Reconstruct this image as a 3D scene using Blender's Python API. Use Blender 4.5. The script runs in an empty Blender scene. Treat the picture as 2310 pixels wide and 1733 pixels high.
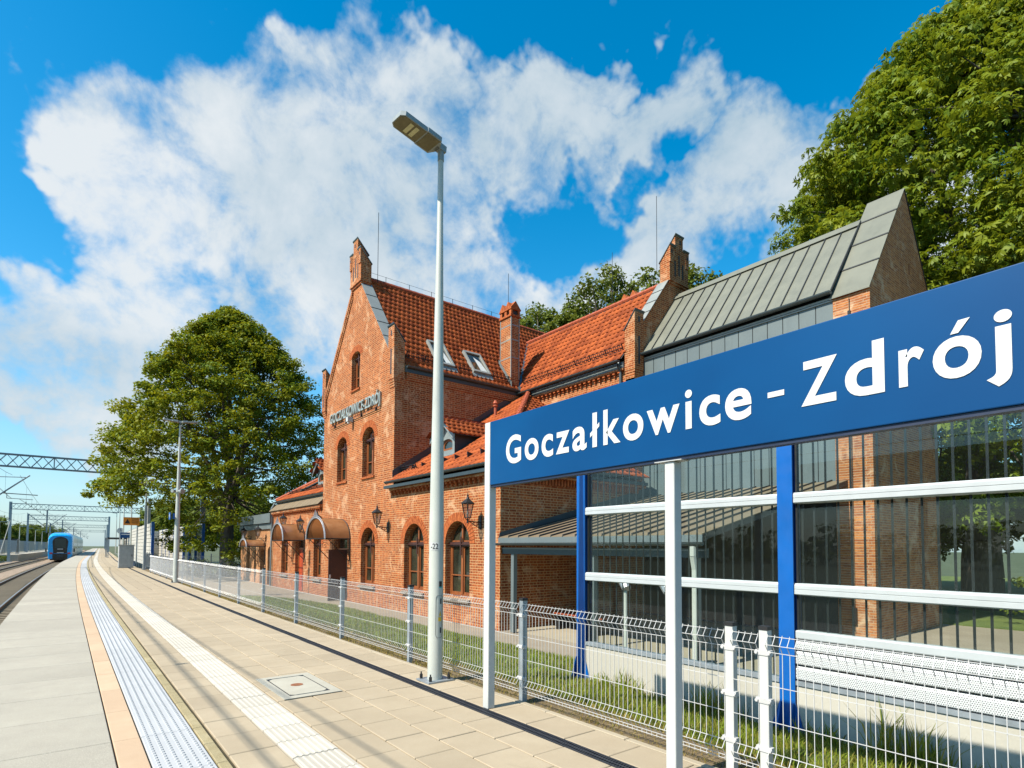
import bpy, bmesh, math, random
import numpy as np
from math import radians as RAD, sin, cos, pi, tan, atan2, sqrt
from mathutils import Vector, Matrix
from mathutils.geometry import tessellate_polygon

scene = bpy.context.scene
COL = scene.collection
random.seed(7)
RNG = np.random.default_rng(7)

# ------------------------------------------------------------------ camera
# X = away from the tracks, Y = along the platform, Z = up, platform top at z = 0
PW, PH, FPX = 2310.0, 1733.0, 1280.0
YAW, PITCH, ROLL, HZ = RAD(38.2), RAD(2.4), RAD(0.33), 1235.0
PPY = HZ - FPX * tan(PITCH)
EYE = Vector((0, 0, 1.6))
cF = Vector((sin(YAW) * cos(PITCH), cos(YAW) * cos(PITCH), sin(PITCH)))
r0 = Vector((cos(YAW), -sin(YAW), 0)); u0 = r0.cross(cF)
cR = r0 * cos(ROLL) + u0 * sin(ROLL); cU = u0 * cos(ROLL) - r0 * sin(ROLL)
cam_d = bpy.data.cameras.new('camera'); cam = bpy.data.objects.new('camera', cam_d); COL.objects.link(cam)
m = Matrix((cR, cU, -cF)).transposed().to_4x4(); m.translation = EYE
cam.matrix_world = m
cam_d.sensor_width = 36.0; cam_d.lens = FPX / PW * 36.0
cam_d.shift_x = 0.0; cam_d.shift_y = (PPY - PH / 2) / PW
cam_d.clip_start = 0.05; cam_d.clip_end = 5000
scene.camera = cam
scene.render.resolution_x = 1024; scene.render.resolution_y = 768

def pix(x, y):
    'direction of a photograph pixel'
    return (cF + cR * ((x - PW / 2) / FPX) - cU * ((y - PPY) / FPX)).normalized()

# ------------------------------------------------------------------ sun, sky, exposure
SUN_EL, SUN_DIR = RAD(48.5), Vector((1.0, -0.035, 0)).normalized()   # direction the light travels, in plan
to_sun = Vector((-SUN_DIR.x * cos(SUN_EL), -SUN_DIR.y * cos(SUN_EL), sin(SUN_EL)))
sd = bpy.data.lights.new('sun', 'SUN'); so = bpy.data.objects.new('sun', sd); COL.objects.link(so)
sd.energy = 5.0; sd.angle = RAD(0.53); sd.color = (1.0, 0.93, 0.82)
so.rotation_euler = to_sun.to_track_quat('Z', 'Y').to_euler()
so.location = (-20, 0, 40)

world = bpy.data.worlds.new('World'); scene.world = world; world.use_nodes = True
wt = world.node_tree; wn, wl = wt.nodes, wt.links; wn.clear()
def N(t, **kw):
    n = wn.new(t)
    for k, v in kw.items(): setattr(n, k, v)
    return n
def wmath(op, a, b=None, c=None, clamp=False):
    n = N('ShaderNodeMath', operation=op); n.use_clamp = clamp
    for i, v in enumerate((a, b, c)):
        if v is None: continue
        if isinstance(v, (int, float)): n.inputs[i].default_value = v
        else: wl.new(v, n.inputs[i])
    return n.outputs[0]
sky = N('ShaderNodeTexSky', sky_type='NISHITA'); sky.sun_disc = False
sky.sun_elevation = SUN_EL; sky.sun_rotation = atan2(to_sun.x, to_sun.y)
sky.altitude = 250; sky.air_density = 1.0; sky.dust_density = 0.6; sky.ozone_density = 1.5
hsv = N('ShaderNodeHueSaturation'); hsv.inputs['Saturation'].default_value = 1.5; hsv.inputs['Value'].default_value = 2.5
hsv.inputs['Hue'].default_value = 0.485
wl.new(sky.outputs[0], hsv.inputs['Color'])
tc = N('ShaderNodeTexCoord'); nrm = N('ShaderNodeVectorMath', operation='NORMALIZE'); wl.new(tc.outputs['Generated'], nrm.inputs[0])
DIR = nrm.outputs[0]
sep = N('ShaderNodeSeparateXYZ'); wl.new(DIR, sep.inputs[0])
zc = wmath('ADD', wmath('MAXIMUM', sep.outputs[2], 0.0), 0.14)
pl = N('ShaderNodeCombineXYZ'); wl.new(wmath('DIVIDE', sep.outputs[0], zc), pl.inputs[0]); wl.new(wmath('DIVIDE', sep.outputs[1], zc), pl.inputs[1])
def wnoise(scale, detail, rough, vec, dist=0.0):
    n = N('ShaderNodeTexNoise'); n.inputs['Scale'].default_value = scale; n.inputs['Detail'].default_value = detail
    n.inputs['Roughness'].default_value = rough; n.inputs['Distortion'].default_value = dist; wl.new(vec, n.inputs['Vector'])
    return n.outputs[0]
def blob(x, y, r):
    c = pix(x, y); edge = pix(x + r, y)
    d = N('ShaderNodeVectorMath', operation='DOT_PRODUCT'); wl.new(DIRW, d.inputs[0]); d.inputs[1].default_value = c
    mr = N('ShaderNodeMapRange'); mr.interpolation_type = 'SMOOTHSTEP'
    mr.inputs[1].default_value = 2 * c.dot(edge) - 1 if False else c.dot(edge); mr.inputs[2].default_value = 1.0 - (1.0 - c.dot(edge)) * 0.05
    wl.new(d.outputs['Value'], mr.inputs[0]); return mr.outputs[0]
wv = N('ShaderNodeTexNoise'); wv.inputs['Scale'].default_value = 4.5; wv.inputs['Detail'].default_value = 5; wv.inputs['Roughness'].default_value = 0.6; wl.new(DIR, wv.inputs['Vector'])
ws1 = N('ShaderNodeVectorMath', operation='SUBTRACT'); wl.new(wv.outputs['Color'], ws1.inputs[0]); ws1.inputs[1].default_value = (0.5, 0.5, 0.5)
ws2 = N('ShaderNodeVectorMath', operation='SCALE'); wl.new(ws1.outputs[0], ws2.inputs[0]); ws2.inputs['Scale'].default_value = 0.42
ws3 = N('ShaderNodeVectorMath', operation='ADD'); wl.new(DIR, ws3.inputs[0]); wl.new(ws2.outputs[0], ws3.inputs[1])
ws4 = N('ShaderNodeVectorMath', operation='NORMALIZE'); wl.new(ws3.outputs[0], ws4.inputs[0]); DIRW = ws4.outputs[0]
# the cloud bank: where its masses stand in the sky
cover = None
for b in [(330, 430, 330), (620, 400, 360), (880, 340, 310), (1000, 200, 170), (570, 170, 120), (150, 330, 150), (1150, 380, 260), (1330, 300, 200),
          (1500, 290, 180), (1370, 210, 110), (330, 680, 300), (720, 620, 340), (1010, 600, 260), (1450, 560, 260), (1690, 440, 260), (1850, 300, 160), (1960, 190, 110),
          (120, 720, 240), (30, 820, 220), (250, 900, 260), (2100, 420, 300), (1200, 760, 280)]:
    o = blob(*b); cover = o if cover is None else wmath('MAXIMUM', cover, o)
for b in [(1150, 530, 130), (20, 470, 200), (1320, 480, 110), (1500, 390, 80)]:
    cover = wmath('SUBTRACT', cover, wmath('MULTIPLY', blob(*b), 0.45))
big = wnoise(0.9, 3, 0.5, pl.outputs[0])
cover = wmath('MAXIMUM', cover, wmath('MULTIPLY', wmath('SUBTRACT', big, 0.5), 1.4))
n1 = wnoise(2.4, 9, 0.62, DIR, 0.25)
n1b = wnoise(9.0, 8, 0.62, DIR, 0.3)
n1c = wnoise(26.0, 6, 0.6, DIR, 0.2)
nn = wmath('ADD', wmath('ADD', wmath('MULTIPLY', n1, 0.42), wmath('MULTIPLY', n1b, 0.50)), wmath('MULTIPLY', n1c, 0.20))
dens = wmath('SUBTRACT', wmath('ADD', wmath('MULTIPLY', cover, 0.95), wmath('MULTIPLY', wmath('SUBTRACT', nn, 0.56), 2.6)), 0.42)
al = N('ShaderNodeMapRange'); al.interpolation_type = 'SMOOTHSTEP'; wl.new(dens, al.inputs[0]); al.inputs[1].default_value = 0.0; al.inputs[2].default_value = 0.62
alpha = wmath('MULTIPLY', al.outputs[0], 0.96)
# low haze band on the horizon
hz = N('ShaderNodeMapRange'); wl.new(sep.outputs[2], hz.inputs[0]); hz.inputs[1].default_value = 0.0; hz.inputs[2].default_value = 0.30; hz.inputs[3].default_value = 0.75; hz.inputs[4].default_value = 0.0
cshade = wnoise(3.2, 6, 0.55, DIR, 0.4)
cr = N('ShaderNodeMapRange'); wl.new(wmath('ADD', cshade, wmath('MULTIPLY', dens, 0.25)), cr.inputs[0])
cr.inputs[1].default_value = 0.40; cr.inputs[2].default_value = 0.74
cmix = N('ShaderNodeMix', data_type='RGBA'); wl.new(cr.outputs[0], cmix.inputs[0])
cmix.inputs[6].default_value = (4.6, 6.2, 7.4, 1); cmix.inputs[7].default_value = (8.9, 9.4, 9.7, 1)
hm = N('ShaderNodeMix', data_type='RGBA'); wl.new(hz.outputs[0], hm.inputs[0]); wl.new(hsv.outputs[0], hm.inputs[6]); hm.inputs[7].default_value = (4.3, 6.9, 8.4, 1)
mx = N('ShaderNodeMix', data_type='RGBA'); wl.new(alpha, mx.inputs[0]); wl.new(hm.outputs[2], mx.inputs[6]); wl.new(cmix.outputs[2], mx.inputs[7])
bg = N('ShaderNodeBackground'); bg.inputs[1].default_value = 0.05; wl.new(mx.outputs[2], bg.inputs[0])
wo = N('ShaderNodeOutputWorld'); wl.new(bg.outputs[0], wo.inputs[0])

vs = scene.view_settings
vs.view_transform = 'Standard'; vs.look = 'None'; vs.exposure = 0.88; vs.gamma = 1.0; vs.use_curve_mapping = False
scene.render.engine = 'CYCLES'

# ------------------------------------------------------------------ materials
MAT = {}
class NT:
    'short-hand for a material node tree'
    def __init__(s, name):
        s.m = bpy.data.materials.new(name); s.m.use_nodes = True; s.t = s.m.node_tree; s.n, s.l = s.t.nodes, s.t.links
        s.b = s.n['Principled BSDF']; s.out = s.n['Material Output']; MAT[name] = s.m
    def node(s, t, **kw):
        n = s.n.new(t)
        for k, v in kw.items(): setattr(n, k, v)
        return n
    def put(s, sock, v):
        if isinstance(v, (int, float)): sock.default_value = v
        elif isinstance(v, tuple): sock.default_value = v if len(v) != 3 or sock.type == 'VECTOR' else (*v, 1)
        else: s.l.new(v, sock)
    def math(s, op, a, b=0.0, c=0.0, clamp=False):
        n = s.node('ShaderNodeMath', operation=op); n.use_clamp = clamp
        for i, v in enumerate((a, b, c)): s.put(n.inputs[i], v)
        return n.outputs[0]
    def pos(s):
        return s.node('ShaderNodeNewGeometry').outputs['Position']
    def noise(s, scale, detail=4, rough=0.55, vec=None, stretch=None, dist=0.0):
        v = vec if vec is not None else s.pos()
        if stretch:
            mp = s.node('ShaderNodeMapping'); s.l.new(v, mp.inputs[0]); mp.inputs['Scale'].default_value = stretch; v = mp.outputs[0]
        n = s.node('ShaderNodeTexNoise'); n.inputs['Scale'].default_value = scale; n.inputs['Detail'].default_value = detail
        n.inputs['Roughness'].default_value = rough; n.inputs['Distortion'].default_value = dist; s.l.new(v, n.inputs['Vector']); return n.outputs[0]
    def ramp(s, f, a, b, lo=0.0, hi=1.0):
        n = s.node('ShaderNodeMapRange'); s.put(n.inputs[0], f); n.inputs[1].default_value = a; n.inputs[2].default_value = b
        n.inputs[3].default_value = lo; n.inputs[4].default_value = hi; return n.outputs[0]
    def mix(s, f, a, b, mode='MIX'):
        n = s.node('ShaderNodeMix', data_type='RGBA', blend_type=mode); s.put(n.inputs[0], f); s.put(n.inputs[6], a); s.put(n.inputs[7], b); return n.outputs[2]
    def bump(s, h, strength=0.5, dist=0.01):
        n = s.node('ShaderNodeBump'); n.inputs['Strength'].default_value = strength; n.inputs['Distance'].default_value = dist; s.put(n.inputs['Height'], h)
        s.l.new(n.outputs[0], s.b.inputs['Normal'])
    def rnd(s):
        return s.node('ShaderNodeObjectInfo').outputs['Random']
    def set(s, col=None, rough=None, metal=None, spec=None):
        if col is not None: s.put(s.b.inputs['Base Color'], col)
        if rough is not None: s.put(s.b.inputs['Roughness'], rough)
        if metal is not None: s.put(s.b.inputs['Metallic'], metal)
        if spec is not None: s.b.inputs['Specular IOR Level'].default_value = spec
        return s.m

def plain(name, col, rough=0.6, metal=0.0, var=0.12, scale=6.0, bump=0.0, spec=0.5):
    col = tuple(c * 0.82 for c in col)
    'one colour with slight mottling and uneven gloss'
    s = NT(name); n = s.noise(scale, 5, 0.6)
    dark = tuple(c * (1 - var) for c in col); lite = tuple(min(1, c * (1 + var)) for c in col)
    s.set(s.mix(s.ramp(n, 0.3, 0.7), dark, lite), s.ramp(s.noise(scale * 2.3, 3), 0.3, 0.7, max(0.02, rough - 0.08), min(1, rough + 0.08)), metal, spec)
    if bump: s.bump(s.noise(scale * 8, 4), bump, 0.006)
    return s.m

def brick_mat(name, c1, c2, c3, mortar, bw=0.262, rh=0.077, squash=0.5, pale=0.5, seed=0.0, ms=0.009):
    s = NT(name); p = s.pos(); sp = s.node('ShaderNodeSeparateXYZ'); s.l.new(p, sp.inputs[0])
    wob = s.noise(2.2, 3, 0.6); wob2 = s.noise(7.0, 2, 0.5)
    u = s.math('ADD', s.math('ADD', sp.outputs[0], s.math('MULTIPLY', wob2, 0.035)), s.math('ADD', sp.outputs[1], 50.0 + seed)); v = s.math('ADD', s.math('ADD', sp.outputs[2], s.math('MULTIPLY', wob, 0.022)), 0.702)
    cv = s.node('ShaderNodeCombineXYZ'); s.l.new(u, cv.inputs[0]); s.l.new(v, cv.inputs[1])
    br = s.node('ShaderNodeTexBrick'); s.l.new(cv.outputs[0], br.inputs['Vector']); br.offset = 0.25; br.offset_frequency = 2; br.squash = squash; br.squash_frequency = 2
    br.inputs['Scale'].default_value = 1.0; br.inputs['Brick Width'].default_value = bw; br.inputs['Row Height'].default_value = rh
    br.inputs['Mortar Size'].default_value = ms; br.inputs['Mortar Smooth'].default_value = 0.25; br.inputs['Bias'].default_value = 0.0
    br.inputs['Color1'].default_value = (0, 0, 0, 1); br.inputs['Color2'].default_value = (1, 1, 1, 1); br.inputs['Mortar'].default_value = (0.5, 0.5, 0.5, 1)
    big = s.noise(0.55, 4, 0.6); patch = s.noise(1.5, 6, 0.7, dist=0.6); fine = s.noise(30, 5, 0.65)
    odd = s.noise(6.5, 2, 0.5, stretch=(1, 1, 3.2)); bcol = s.mix(br.outputs['Color'], c1, c2); bcol = s.mix(s.ramp(odd, 0.56, 0.66, 0, 0.6), bcol, tuple(min(1, c * 1.25) for c in c2)); bcol = s.mix(s.ramp(odd, 0.36, 0.44, 0.65, 0), bcol, tuple(c * 0.7 for c in c3))
    bcol = s.mix(s.ramp(fine, 0.45, 0.72, 0, 0.6), bcol, c3)
    bcol = s.mix(s.ramp(big, 0.40, 0.68, 0, 0.45), bcol, tuple(c * 0.62 for c in c1))
    col = s.mix(br.outputs['Fac'], bcol, mortar)
    col = s.mix(s.ramp(patch, 0.535, 0.66, 0, pale), col, tuple(0.55 * a + 0.45 * b for a, b in zip(mortar, (0.75, 0.55, 0.36))))
    streak = s.noise(0.9, 4, 0.6, stretch=(1, 1, 0.12))
    col = s.mix(s.ramp(streak, 0.58, 0.75, 0, 0.35), col, tuple(c * 0.45 for c in c1))
    s.set(col, 0.88, 0, 0.25)
    h = s.math('ADD', s.math('MULTIPLY', br.outputs['Fac'], -1.0), s.math('MULTIPLY', fine, 0.35))
    s.bump(h, 0.8, 0.010); return s.m

brick_mat('brick', (0.22, 0.046, 0.012), (0.42, 0.118, 0.030), (0.13, 0.028, 0.012), (0.45, 0.255, 0.115), ms=0.0105, pale=0.55)
brick_mat('brick_ext', (0.32, 0.12, 0.040), (0.46, 0.21, 0.075), (0.24, 0.08, 0.032), (0.44, 0.31, 0.18), seed=7.3)
brick_mat('brick_new', (0.28, 0.08, 0.024), (0.50, 0.20, 0.06), (0.20, 0.065, 0.03), (0.40, 0.27, 0.165), bw=0.42, rh=0.066, squash=0.8, pale=0.7, seed=3.1)
s = NT('brick_face'); s.set(s.mix(s.ramp(s.noise(9, 3, 0.6), 0.32, 0.68), (0.21, 0.044, 0.012), (0.42, 0.120, 0.032)), 0.88, 0, 0.25); s.bump(s.noise(40, 4), 0.4, 0.006)
s = NT('roof_tile'); n = s.noise(3.1, 5, 0.6); f = s.noise(55, 4, 0.6)
at = s.node('ShaderNodeAttribute', attribute_name='tone').outputs['Fac']
col = s.mix(at, (0.17, 0.034, 0.009), (0.35, 0.082, 0.020)); col = s.mix(s.ramp(n, 0.55, 0.75, 0, 0.5), col, (0.17, 0.055, 0.035))
s.set(s.mix(s.ramp(f, 0.5, 0.75, 0, 0.35), col, (0.42, 0.13, 0.050)), 0.85, 0, 0.15); s.bump(f, 0.25, 0.004)
plain('roof_ridge', (0.36, 0.070, 0.020), 0.7, 0, 0.25, 9)
def zinc(name, base, rough=0.42, metal=0.55):
    s = NT(name); n = s.noise(1.6, 5, 0.65); st = s.noise(5, 4, 0.6, stretch=(1, 1, 0.08))
    col = s.mix(s.ramp(n, 0.3, 0.75), tuple(c * 0.90 for c in base), tuple(c * 1.06 for c in base))
    col = s.mix(s.ramp(st, 0.55, 0.75, 0, 0.4), col, tuple(c * 0.7 for c in base))
    r = s.math('ADD', s.math('MULTIPLY', s.rnd(), 0.08), s.ramp(n, 0.3, 0.7, rough - 0.06, rough + 0.06))
    s.set(s.mix(s.math('MULTIPLY', s.rnd(), 0.22), col, tuple(c * 0.75 for c in base)), r, metal, 0.5); s.bump(s.noise(2.5, 2), 0.05, 0.02)
zinc('zinc_roof', (0.165, 0.17, 0.13), 0.5, 0.25); zinc('zinc_wall', (0.115, 0.145, 0.145), 0.5, 0.2); zinc('zinc_cap', (0.26, 0.275, 0.25), 0.5, 0.3); zinc('canopy_roof', (0.22, 0.165, 0.10), 0.5, 0.25)
zinc('gutter', (0.055, 0.075, 0.082), 0.38, 0.4); zinc('gutter_grey', (0.15, 0.18, 0.18), 0.45, 0.3)
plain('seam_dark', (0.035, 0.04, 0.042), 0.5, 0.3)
plain('dormer_zinc', (0.27, 0.31, 0.30), 0.5, 0.3); plain('slate_dark', (0.035, 0.036, 0.038), 0.7)
s = NT('window_wood'); n = s.noise(14, 5, 0.6, stretch=(1, 1, 0.1)); s.set(s.mix(s.ramp(n, 0.35, 0.65), (0.15, 0.042, 0.012), (0.24, 0.078, 0.022)), 0.5, 0, 0.4)
plain('dark_wood', (0.055, 0.018, 0.012), 0.5); plain('door_red', (0.42, 0.06, 0.015), 0.45)
s = NT('window_glass'); s.set(s.mix(s.ramp(s.noise(1.5, 2), 0.35, 0.65), (0.012, 0.014, 0.010), (0.035, 0.036, 0.022)), 0.04, 0, 0.9); s.bump(s.noise(1.1, 1), 0.05, 0.05)
plain('curtain', (0.55, 0.58, 0.55), 0.9, 0, 0.2, 20)
s = NT('barrier_glass'); s.n.remove(s.b)
lw = s.node('ShaderNodeLayerWeight'); lw.inputs[0].default_value = 0.5; fr = s.math('ADD', 0.022, s.math('MULTIPLY', s.math('POWER', lw.outputs['Facing'], 3.6), 0.42))
gl = s.node('ShaderNodeBsdfGlossy'); gl.inputs['Roughness'].default_value = 0.0; gl.inputs['Color'].default_value = (0.95, 1.0, 0.99, 1)
tr = s.node('ShaderNodeBsdfTransparent'); s.put(tr.inputs[0], s.mix(s.ramp(s.noise(1.3, 4), 0.4, 0.7), (0.90, 0.94, 0.93), (0.84, 0.89, 0.87)))
df = s.node('ShaderNodeBsdfDiffuse'); df.inputs[0].default_value = (0.5, 0.5, 0.45, 1)
ms_ = s.node('ShaderNodeMixShader'); s.put(ms_.inputs[0], s.ramp(s.noise(160, 3, 0.7), 0.72, 0.84, 0.004, 0.22)); s.l.new(tr.outputs[0], ms_.inputs[1]); s.l.new(df.outputs[0], ms_.inputs[2])
mz = s.node('ShaderNodeMixShader'); s.put(mz.inputs[0], fr); s.l.new(ms_.outputs[0], mz.inputs[1]); s.l.new(gl.outputs[0], mz.inputs[2]); s.l.new(mz.outputs[0], s.out.inputs[0])
s = NT('lantern_glass'); s.n.remove(s.b); gl = s.node('ShaderNodeBsdfGlossy'); gl.inputs['Roughness'].default_value = 0.05; tr = s.node('ShaderNodeBsdfTransparent'); tr.inputs[0].default_value = (0.75, 0.72, 0.68, 1)
mz = s.node('ShaderNodeMixShader'); mz.inputs[0].default_value = 0.12; s.l.new(tr.outputs[0], mz.inputs[1]); s.l.new(gl.outputs[0], mz.inputs[2]); s.l.new(mz.outputs[0], s.out.inputs[0])
s = NT('awning_sheet'); s.n.remove(s.b); d1 = s.node('ShaderNodeBsdfDiffuse'); s.put(d1.inputs[0], s.mix(s.ramp(s.noise(2.2, 5), 0.35, 0.7), (0.26, 0.115, 0.045), (0.40, 0.20, 0.09)))
t1 = s.node('ShaderNodeBsdfTranslucent'); t1.inputs[0].default_value = (0.30, 0.12, 0.04, 1); g1 = s.node('ShaderNodeBsdfGlossy'); g1.inputs['Roughness'].default_value = 0.22; g1.inputs[0].default_value = (0.8, 0.8, 0.8, 1)
x1 = s.node('ShaderNodeMixShader'); x1.inputs[0].default_value = 0.4; s.l.new(d1.outputs[0], x1.inputs[1]); s.l.new(t1.outputs[0], x1.inputs[2])
x2 = s.node('ShaderNodeMixShader'); x2.inputs[0].default_value = 0.09; s.l.new(x1.outputs[0], x2.inputs[1]); s.l.new(g1.outputs[0], x2.inputs[2]); s.l.new(x2.outputs[0], s.out.inputs[0])
plain('iron', (0.022, 0.02, 0.019), 0.5, 0.3); plain('silver_trim', (0.45, 0.46, 0.48), 0.45, 0.5); plain('lamp_bulb', (0.7, 0.7, 0.66), 0.4)
plain('letter_steel', (0.40, 0.44, 0.40), 0.4, 0.3)
plain('pole_paint', (0.50, 0.52, 0.46), 0.42, 0, 0.07, 2.5); plain('pole_blue', (0.20, 0.27, 0.30), 0.45, 0.3, 0.15, 5)
plain('lamp_case', (0.30, 0.33, 0.32), 0.5, 0.2); plain('lamp_under', (0.17, 0.145, 0.07), 0.6, 0, 0.2, 12); plain('lamp_led', (0.62, 0.58, 0.32), 0.5, 0, 0.15, 40)
plain('white_metal', (0.54, 0.55, 0.52), 0.4, 0, 0.06, 5); plain('wire_white', (0.56, 0.56, 0.54), 0.45, 0.1, 0.08, 8); plain('galv', (0.34, 0.385, 0.41), 0.45, 0.4, 0.15, 9)
plain('rail_white', (0.50, 0.54, 0.54), 0.42, 0.1, 0.06, 3)
plain('cap_black', (0.012, 0.012, 0.012), 0.55); plain('bar_black', (0.010, 0.014, 0.016), 0.5)
plain('blue_paint', (0.001, 0.105, 0.40), 0.38, 0, 0.10, 3)
s = NT('sign_blue'); n = s.noise(0.8, 3, 0.5); s.set(s.mix(s.ramp(n, 0.35, 0.68), (0.0003, 0.042, 0.135), (0.0003, 0.058, 0.175)), 0.33, 0, 0.25)
s = NT('sign_white'); s.set((0.50, 0.51, 0.495), 0.45)
plain('sign_dark', (0.008, 0.018, 0.05), 0.5)
def concrete(name, a, b, scale=4, bump=0.25, speck=0.0, rough=0.85):
    s = NT(name); n = s.noise(scale, 6, 0.65); f = s.noise(scale * 35, 3, 0.7); g = s.noise(scale * 0.22, 3, 0.5)
    a = tuple(c * 0.66 for c in a); b = tuple(c * 0.66 for c in b)
    col = s.mix(s.ramp(n, 0.3, 0.7), a, b); col = s.mix(s.ramp(g, 0.4, 0.65, 0, 0.35), col, tuple(c * 0.8 for c in a))
    col = s.mix(s.math('MULTIPLY', s.rnd(), 0.38), col, tuple(c * 0.72 for c in a))
    st = s.noise(2.1, 6, 0.7, dist=0.8); col = s.mix(s.ramp(st, 0.62, 0.74, 0, 0.28), col, tuple(c * 0.6 for c in a))
    if speck: col = s.mix(s.ramp(f, 0.5, 0.7, 0, speck), col, tuple(c * 0.5 for c in a)); col = s.mix(s.ramp(s.noise(scale * 28, 2, 0.6), 0.56, 0.68, 0, speck), col, tuple(min(1, c * 1.3) for c in b))
    s.set(col, rough, 0, 0.3); s.bump(f, bump, 0.003); return s.m
concrete('slab_edge', (0.50, 0.46, 0.37), (0.58, 0.54, 0.43), 4, 0.5, 0.55)
concrete('strip_orange', (0.70, 0.50, 0.32), (0.76, 0.56, 0.37), 5, 0.3, 0.15)
concrete('tactile_white', (0.58, 0.60, 0.60), (0.64, 0.65, 0.65), 4, 0.15, 0.06)
concrete('aggregate', (0.42, 0.34, 0.17), (0.58, 0.50, 0.30), 9, 0.8, 0.8)
concrete('paver', (0.50, 0.405, 0.27), (0.58, 0.48, 0.33), 3, 0.35, 0.12)
concrete('guide_tile', (0.66, 0.61, 0.50), (0.72, 0.67, 0.56), 4, 0.25, 0.08)
concrete('kerb', (0.50, 0.42, 0.29), (0.58, 0.50, 0.36), 4, 0.4, 0.2)
concrete('manhole_concrete', (0.52, 0.49, 0.39), (0.60, 0.57, 0.46), 4, 0.3, 0.2)
concrete('plinth', (0.60, 0.57, 0.47), (0.70, 0.67, 0.56), 1.3, 0.35, 0.1)
concrete('yard', (0.34, 0.28, 0.20), (0.42, 0.36, 0.26), 2, 0.4, 0.25); concrete('yard_light', (0.46, 0.40, 0.28), (0.54, 0.47, 0.34), 2, 0.3, 0.15)
concrete('joint_bed', (0.065, 0.055, 0.028), (0.12, 0.10, 0.05), 9, 0.6, 0.3); concrete('sill_stone', (0.30, 0.24, 0.18), (0.38, 0.31, 0.24), 5, 0.4, 0.3)
concrete('sleeper', (0.30, 0.25, 0.17), (0.38, 0.32, 0.22), 6, 0.4, 0.4); concrete('wall_white', (0.60, 0.58, 0.50), (0.68, 0.66, 0.58), 2, 0.1, 0.05)
plain('rust', (0.26, 0.095, 0.035), 0.8, 0, 0.35, 40, 0.4); plain('drain_dark', (0.035, 0.038, 0.045), 0.6, 0.2)
s = NT('ballast'); v = s.node('ShaderNodeTexVoronoi'); v.inputs['Scale'].default_value = 16; s.l.new(s.pos(), v.inputs['Vector'])
c = s.mix(v.outputs['Color'], (0.16, 0.115, 0.075), (0.42, 0.32, 0.22)); c = s.mix(s.ramp(s.noise(1.2, 4), 0.45, 0.7, 0, 0.5), c, (0.20, 0.12, 0.065))
s.set(c, 0.9); s.bump(v.outputs['Distance'], 1.0, 0.05)
s = NT('rail_side'); s.set(s.mix(s.ramp(s.noise(8, 4), 0.35, 0.7), (0.075, 0.042, 0.028), (0.15, 0.085, 0.05)), 0.75, 0.1)
s = NT('rail_top'); s.set((0.36, 0.34, 0.31), 0.35, 0.8)
s = NT('soil'); n = s.noise(2.5, 7, 0.7); f = s.noise(22, 5, 0.7); c = s.mix(s.ramp(n, 0.35, 0.65), (0.10, 0.068, 0.034), (0.19, 0.14, 0.07)); c = s.mix(s.ramp(f, 0.5, 0.72, 0, 0.7), c, (0.30, 0.22, 0.10)); s.set(c, 0.95); s.bump(f, 1.0, 0.03)
s = NT('turf'); n = s.noise(1.1, 6, 0.65); f = s.noise(30, 5, 0.7); c = s.mix(s.ramp(n, 0.35, 0.65), (0.060, 0.095, 0.012), (0.12, 0.15, 0.022)); c = s.mix(s.ramp(f, 0.48, 0.7, 0, 0.6), c, (0.13, 0.12, 0.035)); s.set(c, 0.95); s.bump(f, 1.0, 0.03)
plain('ground_far', (0.07, 0.085, 0.03), 0.95, 0, 0.3, 0.3)
def leafmat(name, dark, lite, yellow, trans=0.45):
    s = NT(name); s.n.remove(s.b); at = s.node('ShaderNodeAttribute', attribute_name='tone')
    sp = s.node('ShaderNodeSeparateColor'); s.l.new(at.outputs['Color'], sp.inputs[0])
    col = s.mix(sp.outputs[0], dark, lite); col = s.mix(sp.outputs[1], col, yellow)
    d = s.node('ShaderNodeBsdfDiffuse'); s.put(d.inputs[0], col); t = s.node('ShaderNodeBsdfTranslucent'); s.put(t.inputs[0], s.mix(0.5, col, yellow))
    g = s.node('ShaderNodeBsdfGlossy'); g.inputs['Roughness'].default_value = 0.55; g.inputs[0].default_value = (0.6, 0.7, 0.5, 1)
    a = s.node('ShaderNodeMixShader'); a.inputs[0].default_value = trans; s.l.new(d.outputs[0], a.inputs[1]); s.l.new(t.outputs[0], a.inputs[2])
    b = s.node('ShaderNodeMixShader'); b.inputs[0].default_value = 0.03; s.l.new(a.outputs[0], b.inputs[1]); s.l.new(g.outputs[0], b.inputs[2]); s.l.new(b.outputs[0], s.out.inputs[0])
leafmat('leaf_lime', (0.055, 0.100, 0.005), (0.140, 0.205, 0.007), (0.27, 0.245, 0.008), 0.42)
leafmat('leaf_chestnut', (0.050, 0.100, 0.004), (0.130, 0.190, 0.008), (0.24, 0.255, 0.012), 0.42)
leafmat('leaf_far', (0.050, 0.088, 0.010), (0.115, 0.160, 0.018), (0.19, 0.20, 0.025), 0.40)
leafmat('grass_blade', (0.10, 0.17, 0.008), (0.21, 0.29, 0.018), (0.34, 0.24, 0.07), 0.40)
s = NT('bark'); n = s.noise(9, 6, 0.7, stretch=(1, 1, 0.2)); s.set(s.mix(s.ramp(n, 0.3, 0.7), (0.035, 0.028, 0.02), (0.11, 0.09, 0.065)), 0.95); s.bump(n, 1.0, 0.04)
plain('train_blue', (0.003, 0.34, 0.75), 0.25, 0, 0.04, 2); plain('train_black', (0.008, 0.009, 0.011), 0.2); plain('train_silver', (0.42, 0.41, 0.36), 0.35, 0.3); plain('train_red', (0.55, 0.02, 0.02), 0.3)
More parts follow.
